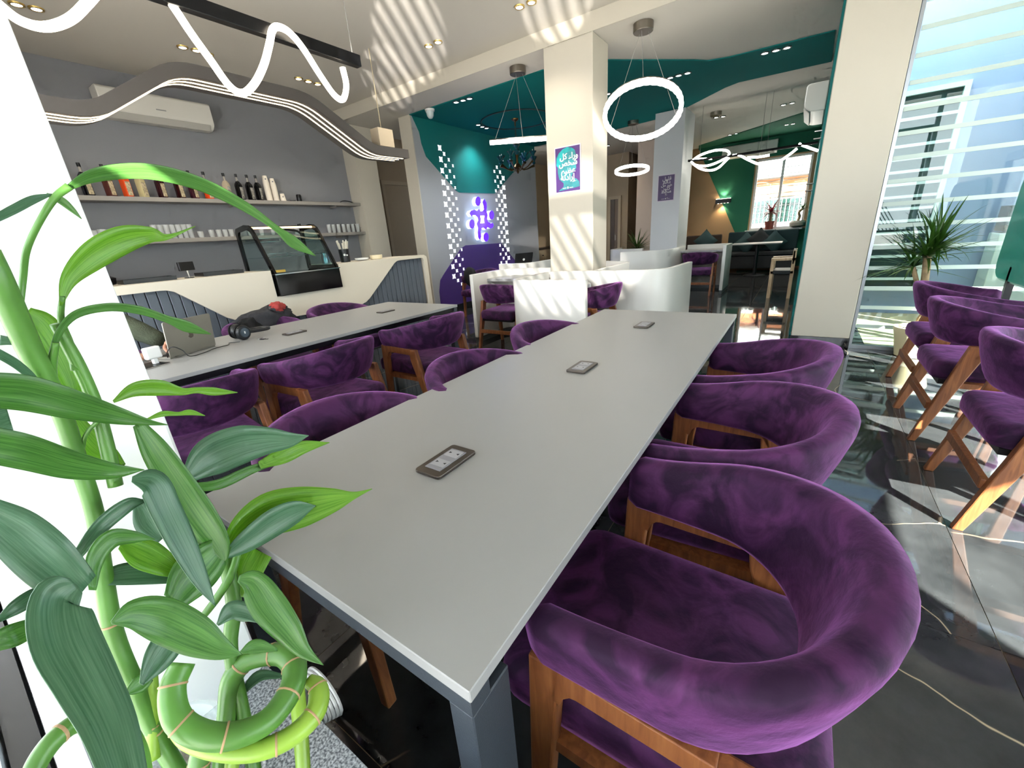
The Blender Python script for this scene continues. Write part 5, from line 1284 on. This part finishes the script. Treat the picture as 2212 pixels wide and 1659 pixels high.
MB().tube(cr([(.01, 0, .38), (-.03, 0, .50), (-.055, 0, .58), (-.08, 0, .66), (-.13, .02, .80)], 4), .018, 10).build('trunk', trunk, pot, smooth=True)
tuft(pot, (-.06, 0, .88), .46, .028, 80, DRL, (-8, 85), 3); tuft(pot, (-.13, .02, .80), .42, .026, 40, DRL, (-15, 80), 4); tuft(pot, (-.02, 0, .96), .42, .026, 40, DRL, (-5, 88), 5)
gp_ = PY(1376, 540, 10.2); gpot = empty('potted_grass_plant', (gp_.x, 10.2, 0), 0, 'dark spiky plant behind the far low booth wall', 'plant')
MB().lathe([(.14, 0), (.18, .58), (.19, .64), (.17, .64), (.15, .58)], 20).build('pot', mat('dark_pot', '#2a2a2a', .5), gpot, smooth=True)
tuft(gpot, (0, 0, .80), .55, .034, 70, m_leaf('far_plant_leaf', '#26401c', '#48662e', .3), (0, 85), 6); MB().cyl((0, 0, .58), (0, 0, .82), .03).build('stem', trunk, gpot)
rp = PY(1661, 497, YF - .05); rpl = empty('red_bromeliad', (rp.x, YF - .12, wz0), 0, 'red leaved plant in a terracotta pot on the far window sill', 'plant')
MB().lathe([(.09, 0), (.12, .18), (.125, .2), (.11, .2)], 18).build('pot', mat('terracotta_rose', '#a5544a', .6), rpl, smooth=True)
MB().cyl((0, 0, .18), (0, 0, .42), .035).build('stem', trunk, rpl); tuft(rpl, (0, 0, .42), .42, .05, 36, m_leaf('red_leaf', '#4a1614', '#7a2a22', .25), (-20, 80), 8)
bp_ = PY(1720, 497, YF - .05); bn = empty('bonsai_plant', (bp_.x, YF - .07, wz0), 0, 'small gnarled bonsai in a round grey pot on the far window sill', 'plant')
MB().lathe([(.08, 0), (.17, .05), (.18, .12), (.13, .17), (.11, .17)], 20).build('pot', mat('stone_pot', '#9c968c', .7), bn, smooth=True)
MB().tube(cr([(0, 0, .15), (.03, 0, .26), (.0, 0, .36), (.07, 0, .45)], 4), .03, 8).build('trunk', trunk, bn, smooth=True); tuft(bn, (.07, 0, .46), .16, .03, 26, DRL, (-10, 80), 9)
# ================================================================ PERSON AND SMALL THINGS
SKIN = mat('skin', '#b07f68', .5, sss=.1)
OLIVE = mat('olive_knit', '#3a4030', .95, bump=.5, bscale=120, var=.2, vscale=14)
TROU = mat('dark_trousers', '#1c1e24', .9)
SHOE = mat('dark_shoe', '#101012', .6)
def skin_mesh(verts, edges, radii, sub=2):
    me = bpy.data.meshes.new('skin_tmp'); me.from_pydata([tuple(v) for v in verts], edges, [])
    o = bpy.data.objects.new('skin_tmp', me); COL.objects.link(o)
    o.modifiers.new('skin', 'SKIN'); sb = o.modifiers.new('sub', 'SUBSURF'); sb.levels = sub; sb.render_levels = sub
    sv = me.skin_vertices[0].data
    for i, r in enumerate(radii): sv[i].radius = (r, r) if not isinstance(r, tuple) else r
    sv[0].use_root = True
    bpy.context.view_layer.update()
    out = bpy.data.meshes.new_from_object(o.evaluated_get(bpy.context.evaluated_depsgraph_get()))
    bpy.data.objects.remove(o); return out
px0, py0 = -3.74, .48
V = [(px0, py0, .55), (px0 - .02, py0, .72), (px0 - .01, py0, .95), (px0 + .01, py0, 1.12), (px0 + .03, py0, 1.24), (px0 + .05, py0, 1.33),
     (px0 + .01, py0 + .17, 1.17), (-3.60, .70, .99), (-3.42, .775, .905), (-3.275, .845, .825),
     (px0 + .01, py0 - .17, 1.17), (-3.60, .30, .95), (-3.45, .46, .82), (-3.27, .63, .795),
     (px0 + .06, py0 + .09, .53), (-3.36, .59, .55), (-3.29, .60, .32), (-3.27, .60, .09),
     (px0 + .06, py0 - .09, .53), (-3.36, .37, .55), (-3.29, .36, .32), (-3.27, .36, .09)]
Ed = [(0, 1), (1, 2), (2, 3), (3, 4), (4, 5), (3, 6), (6, 7), (7, 8), (8, 9), (3, 10), (10, 11), (11, 12), (12, 13), (0, 14), (14, 15), (15, 16), (16, 17), (0, 18), (18, 19), (19, 20), (20, 21)]
Rd = [(.13, .15), (.125, .14), (.13, .15), (.12, .15), .065, .052, .082, .075, .068, .052, .082, .072, .062, .050, .095, .078, .062, .046, .095, .078, .062, .046]
body = skin_mesh(V, Ed, Rd)
bm = bmesh.new(); bm.from_mesh(body); bpy.data.meshes.remove(body)
for f in bm.faces:
    c = f.calc_center_median(); f.smooth = True
    f.material_index = 2 if c.z > 1.27 else (1 if (c.z < .60 and c.x > px0 - .02 and c.z < .62) or c.z < .56 else 0)
# head
hm = bmesh.new(); bmesh.ops.create_uvsphere(hm, u_segments=24, v_segments=18, radius=1)
hc = Vector((px0 + .085, py0, 1.455))
for v in hm.verts:
    x, y, z = v.co
    k_ = 1 - .18 * max(0, -z) ** 1.5; fx = 1 + .10 * max(0, x) * max(0, -z)
    nose = .022 * math.exp(-((y / .13) ** 2 + ((z + .15) / .2) ** 2)) if x > 0 else 0
    brow = .006 * math.exp(-((z - .12) / .1) ** 2) if x > 0 else 0; eye = -.008 * math.exp(-(((abs(y) - .35) / .14) ** 2 + ((z - .02) / .1) ** 2)) if x > 0 else 0
    lip = .006 * math.exp(-((y / .22) ** 2 + ((z + .5) / .06) ** 2)) if x > 0 else 0
    v.co = hc + Vector((x * .098 * fx + nose + brow + eye + lip, y * .076 * k_, z * .118))
def join(dst, src, mi):
    mp = {v: dst.verts.new(v.co) for v in src.verts}
    for f in src.faces:
        try: nf = dst.faces.new([mp[v] for v in f.verts]); nf.material_index = mi; nf.smooth = True
        except ValueError: pass
    src.free()
join(bm, hm, 2)
for sy in (-1, 1):
    e = bmesh.new(); bmesh.ops.create_uvsphere(e, u_segments=10, v_segments=8, radius=1)
    for v in e.verts: v.co = hc + Vector((-.005 + v.co.x * .018, sy * .076 + v.co.y * .010, -.005 + v.co.z * .03))
    join(bm, e, 2)
def hand(wrist, fwd, up, side, curl):
    """palm with five separate bent fingers; side = +1 thumb towards +right axis"""
    f = Vector(fwd).normalized(); u = Vector(up); u = (u - f * u.dot(f)).normalized(); r = f.cross(u) * side; w = Vector(wrist)
    vs = [w, w + f * .045, w + f * .085]; es = [(0, 1), (1, 2)]; rs = [.028, (.038, .016), (.040, .013)]
    def add(p, parent, rad): vs.append(p); rs.append(rad); es.append((parent, len(vs) - 1)); return len(vs) - 1
    mesh = skin_mesh(vs, es, rs)
    b_ = bmesh.new(); b_.from_mesh(mesh); bpy.data.meshes.remove(mesh); join(bm, b_, 2)
    for off, L in ((.030, .070), (.010, .080), (-.011, .074), (-.031, .058)):
        p = w + f * .075 + r * off; a = f.copy(); pts = [p]
        for seg, cv in ((.45, .35), (.3, .6), (.25, .5)):
            a = (a - u * curl * cv).normalized(); pts.append(pts[-1] + a * L * seg)
        m_ = skin_mesh(pts, [(0, 1), (1, 2), (2, 3)], [.0095, .0090, .0082, .0070]); b_ = bmesh.new(); b_.from_mesh(m_); bpy.data.meshes.remove(m_); join(bm, b_, 2)
    p = w + f * .028 + r * .026; d1_ = (f * .6 + r * .75 - u * .25).normalized(); d2_ = (f * .9 + r * .35 - u * .3).normalized()
    m_ = skin_mesh([p, p + d1_ * .035, p + d1_ * .035 + d2_ * .028, p + d1_ * .035 + d2_ * .05], [(0, 1), (1, 2), (2, 3)], [.012, .0105, .0095, .008]); b_ = bmesh.new(); b_.from_mesh(m_); bpy.data.meshes.remove(m_); join(bm, b_, 2)
hand((-3.262, .850, .822), (.86, .32, -.22), (.1, 0, 1), 1, .75)
hand((-3.262, .637, .792), (.75, .55, -.05), (0, 0, 1), -1, .5)
me = bpy.data.meshes.new('body'); bm.to_mesh(me); bm.free()
for m_ in (OLIVE, TROU, SKIN): me.materials.append(m_)
per = empty('person', (px0, py0, 0), 0, 'seated person in an olive sweater typing on the silver laptop', 'person')
def pp(o): o.parent = per; o.matrix_parent_inverse = Matrix.Translation((-px0, -py0, 0)); return o
ob_ = bpy.data.objects.new('body', me); COL.objects.link(ob_); pp(ob_)
hr = blob('hair', hc + Vector((-.022, 0, .035)), (.098, .086, .105), 11, mat('dark_hair', '#17120f', .8, bump=.6, bscale=150), .06); pp(hr)
for sy in (-1, 1):
    e = MB().lathe([(.0005, 0), (.011, .002), (.011, .006), (.0005, .009)], 10).build('eye', mat('eye_white', '#d8d4cc', .3), None); e.rotation_euler = (0, PI / 2, 0); e.location = hc + Vector((.080, sy * .030, .004)); pp(e)
    pp(MB().tube(cr([hc + Vector((.092, sy * .018, .022)), hc + Vector((.092, sy * .032, .026)), hc + Vector((.082, sy * .046, .02))], 4), .004, 6).build('eyebrow', mat('dark_hair', '#17120f', .8), None))
pp(MB().tube(cr([hc + Vector((.090, -.022, -.058)), hc + Vector((.098, 0, -.06)), hc + Vector((.090, .022, -.058))], 4), .0045, 6).build('lips', mat('lip_skin', '#8f5a50', .5), None))
for y_ in (.60, .36):
    pp(MB().prism(rpoly([(-.09, -.045), (.17, -.045), (.20, 0), (.17, .045), (-.09, .045)], .03, 4), (-3.28, y_, 0), (1, 0, 0), (0, 1, 0), (0, 0, .075)).build('shoe', SHOE, None, bevel=.012))
# silver laptop
silver = mat('laptop_silver', '#8d887e', .38, metal=.55)
lp2, lid2, u2, n2 = laptop('laptop', (-3.105, .93, .75), R_(-69.2), 8, .305, .212, silver, 'open silver laptop with dark emblem on the bar table')
ap_ = [(0 + .017 * math.cos(a) * (1 - .12 * math.sin(a)), .105 + .019 * math.sin(a)) for a in [2 * PI * i / 18 for i in range(18)]]
ap_ = [(x - (.006 if x > .012 and abs(y - .107) < .008 else 0), y) for x, y in ap_]
MB().prism(ap_, Vector((0, 0, .012)) + n2 * .0061, (1, 0, 0), u2, n2 * .0005).build('emblem', mat('emblem_dark', '#5c554d', .3, metal=.5), lid2)
MB().prism(ell(.004, .130, .003, .006, 8), Vector((0, 0, .012)) + n2 * .0061, (1, 0, 0), u2, n2 * .0005).build('emblem_leaf', mat('emblem_dark', '#5c554d', .3), lid2)
# headphones
hp = empty('headphones', (-3.2, 1.25, .75), R_(10), 'black over-ear headphones lying on the bar table beside the laptop', 'headphones')
pd = mat('headphone_black', '#15171a', .4)
for dx, dy, rz_ in ((.045, 0, 0), (-.075, .03, 25)):
    cpx = Matrix.Translation((dx, dy, .052)) @ Matrix.Rotation(R_(rz_), 4, 'Z') @ Matrix.Rotation(PI / 2, 4, 'Y')
    b = MB().lathe([(.01, -.022), (.042, -.02), (.051, -.006), (.051, .008), (.044, .018), (.012, .021)], 24); b.v = [tuple(cpx @ Vector(v)) for v in b.v]
    cup_ = b.build('ear_cup', pd, hp, smooth=True)
    b = MB().lathe([(.026, -.03), (.046, -.03), (.05, -.02), (.03, -.02)], 24); b.v = [tuple(cpx @ Vector(v)) for v in b.v]
    b.build('ear_pad', blk, cup_, smooth=True)
    if dx > 0:
        b = MB().lathe([(.030, .0205), (.032, .0215)], 24); b.v = [tuple(cpx @ Vector(v)) for v in b.v]; b.build('ring_trim', mat('trim_blue_grey', '#5b6670', .3, metal=.8), cup_)
        MB().box((.0655, -.004, .046), (.067, .004, .062)).build('emblem', WHITEPL, cup_)
MB().tube(cr([(.045, .03, .05), (.055, .10, .045), (.045, .18, .04), (.0, .22, .038), (-.05, .20, .038), (-.08, .13, .04), (-.078, .06, .05)], 5), .013, 8).build('headband', pd, hp, smooth=True)
kr = empty('key_ring', (-3.04, 1.30, .75), R_(30), 'small bunch of keys beside the headphones', 'keys')
MB().tube([(.012 * math.cos(a), .012 * math.sin(a), .003) for a in [2 * PI * i / 14 for i in range(14)]], .0015, 5, closed=True).build('ring', CHROME, kr)
MB().box((.01, -.012, 0), (.04, .012, .004)).box((.04, -.004, .001), (.065, .004, .003)).build('key', BLACKP, kr); MB().box((-.02, .008, .002), (.0, .03, .005)).box((-.012, .03, .002), (-.006, .055, .004)).build('key', CHROME, kr)
ch_ = empty('power_adapter', (-2.985, .70, .758), R_(15), 'white cube power adapter on the dark notebook near the laptop', 'charger')
MB().box((-.012, -.012, 0), (.012, .012, .032)).build('plug', WHITEPL, ch_, bevel=.003); MB().box((-.018, -.040, .030), (.018, .040, .098)).build('body', WHITEPL, ch_, bevel=.008)
nb_ = empty('notebook', (-2.98, .635, .75), R_(14), 'thin black notebook lying under the white adapter', 'notebook')
MB().box((-.075, -.12, 0), (.075, .10, .0075)).build('cover', BLACKP, nb_, bevel=.002); MB().box((-.072, -.117, .001), (.0755, .097, .006)).build('pages', mat('page_edge', '#8a867e', .7), nb_)
cu = empty('coffee_cup', (-3.11, .60, .75), 0, 'white coffee cup on a saucer half hidden by the white column', 'cup')
MB().lathe([(.035, 0), (.06, .008), (.068, .016), (.064, .016), (.03, .008)], 24).build('saucer', WHITEPL, cu, smooth=True); MB().lathe([(.02, .01), (.034, .03), (.038, .075), (.035, .075), (.028, .025)], 24).build('cup', WHITEPL, cu, smooth=True)
MB().tube([(.036 + .02 * math.sin(a), 0, .045 - .018 * math.cos(a)) for a in [PI * i / 8 for i in range(9)]], .004, 6).build('handle', WHITEPL, cu, smooth=True)
cb_ = MB().tube(cr([(-3.06, .78, .762), (-3.02, .775, .80), (-2.99, .80, .83), (-2.985, .84, .80), (-2.98, .865, .757), (-3.0, .95, .755), (-3.06, 1.03, .755), (-3.08, 1.12, .755), (-3.14, 1.15, .755), (-3.10, 1.2, .755)], 6), .0025, 6).build('charging_cable', BLACKP, smooth=True); tag(cb_, 'thin black cable curling round the silver laptop', 'cable')
# jacket over the chair
jm = mat('grey_quilt', '#2a2a2e', .85, bump=.8, bscale=30, var=.3, vscale=10)
jp = PX(560, 690, -3.86)
jk = empty('jacket', (jp.x, jp.y, jp.z - .1), 0, 'dark grey quilted jacket with red lining thrown over a chair', 'jacket')
def jpart(nm, c, d, s, m, amp=.25): o = blob(nm, c, d, s, m, amp, 4); o.parent = jk; o.location = Vector(c) - Vector(jk.location); return o
jpart('body', (jp.x, jp.y + .04, jp.z - .06), (.10, .27, .15), 5, jm); jpart('sleeve', (jp.x + .07, jp.y - .14, jp.z - .10), (.07, .12, .13), 8, mat('black_cloth', '#0b0b0d', .9)); jpart('collar', (jp.x + .02, jp.y + .15, jp.z + .05), (.06, .09, .06), 9, jm)
jpart('lining', (jp.x + .035, jp.y + .16, jp.z + .075), (.055, .07, .05), 12, mat('red_lining', '#8f2e2a', .8))
# white cable coil on the sill front
cc_ = PY(690, 1505, .195); b = MB()
for i in range(5): b.tube([(cc_.x + (.036 + .003 * i) * math.cos(a), .182 + .006 * i, cc_.z + (.042 + .002 * i) * math.sin(a)) for a in [2 * PI * k_ / 20 for k_ in range(20)]], .0032, 6, closed=True)
o = b.build('cable_coil', WHITEPL, smooth=True); tag(o, 'coil of white cable hanging below the granite sill', 'cable')
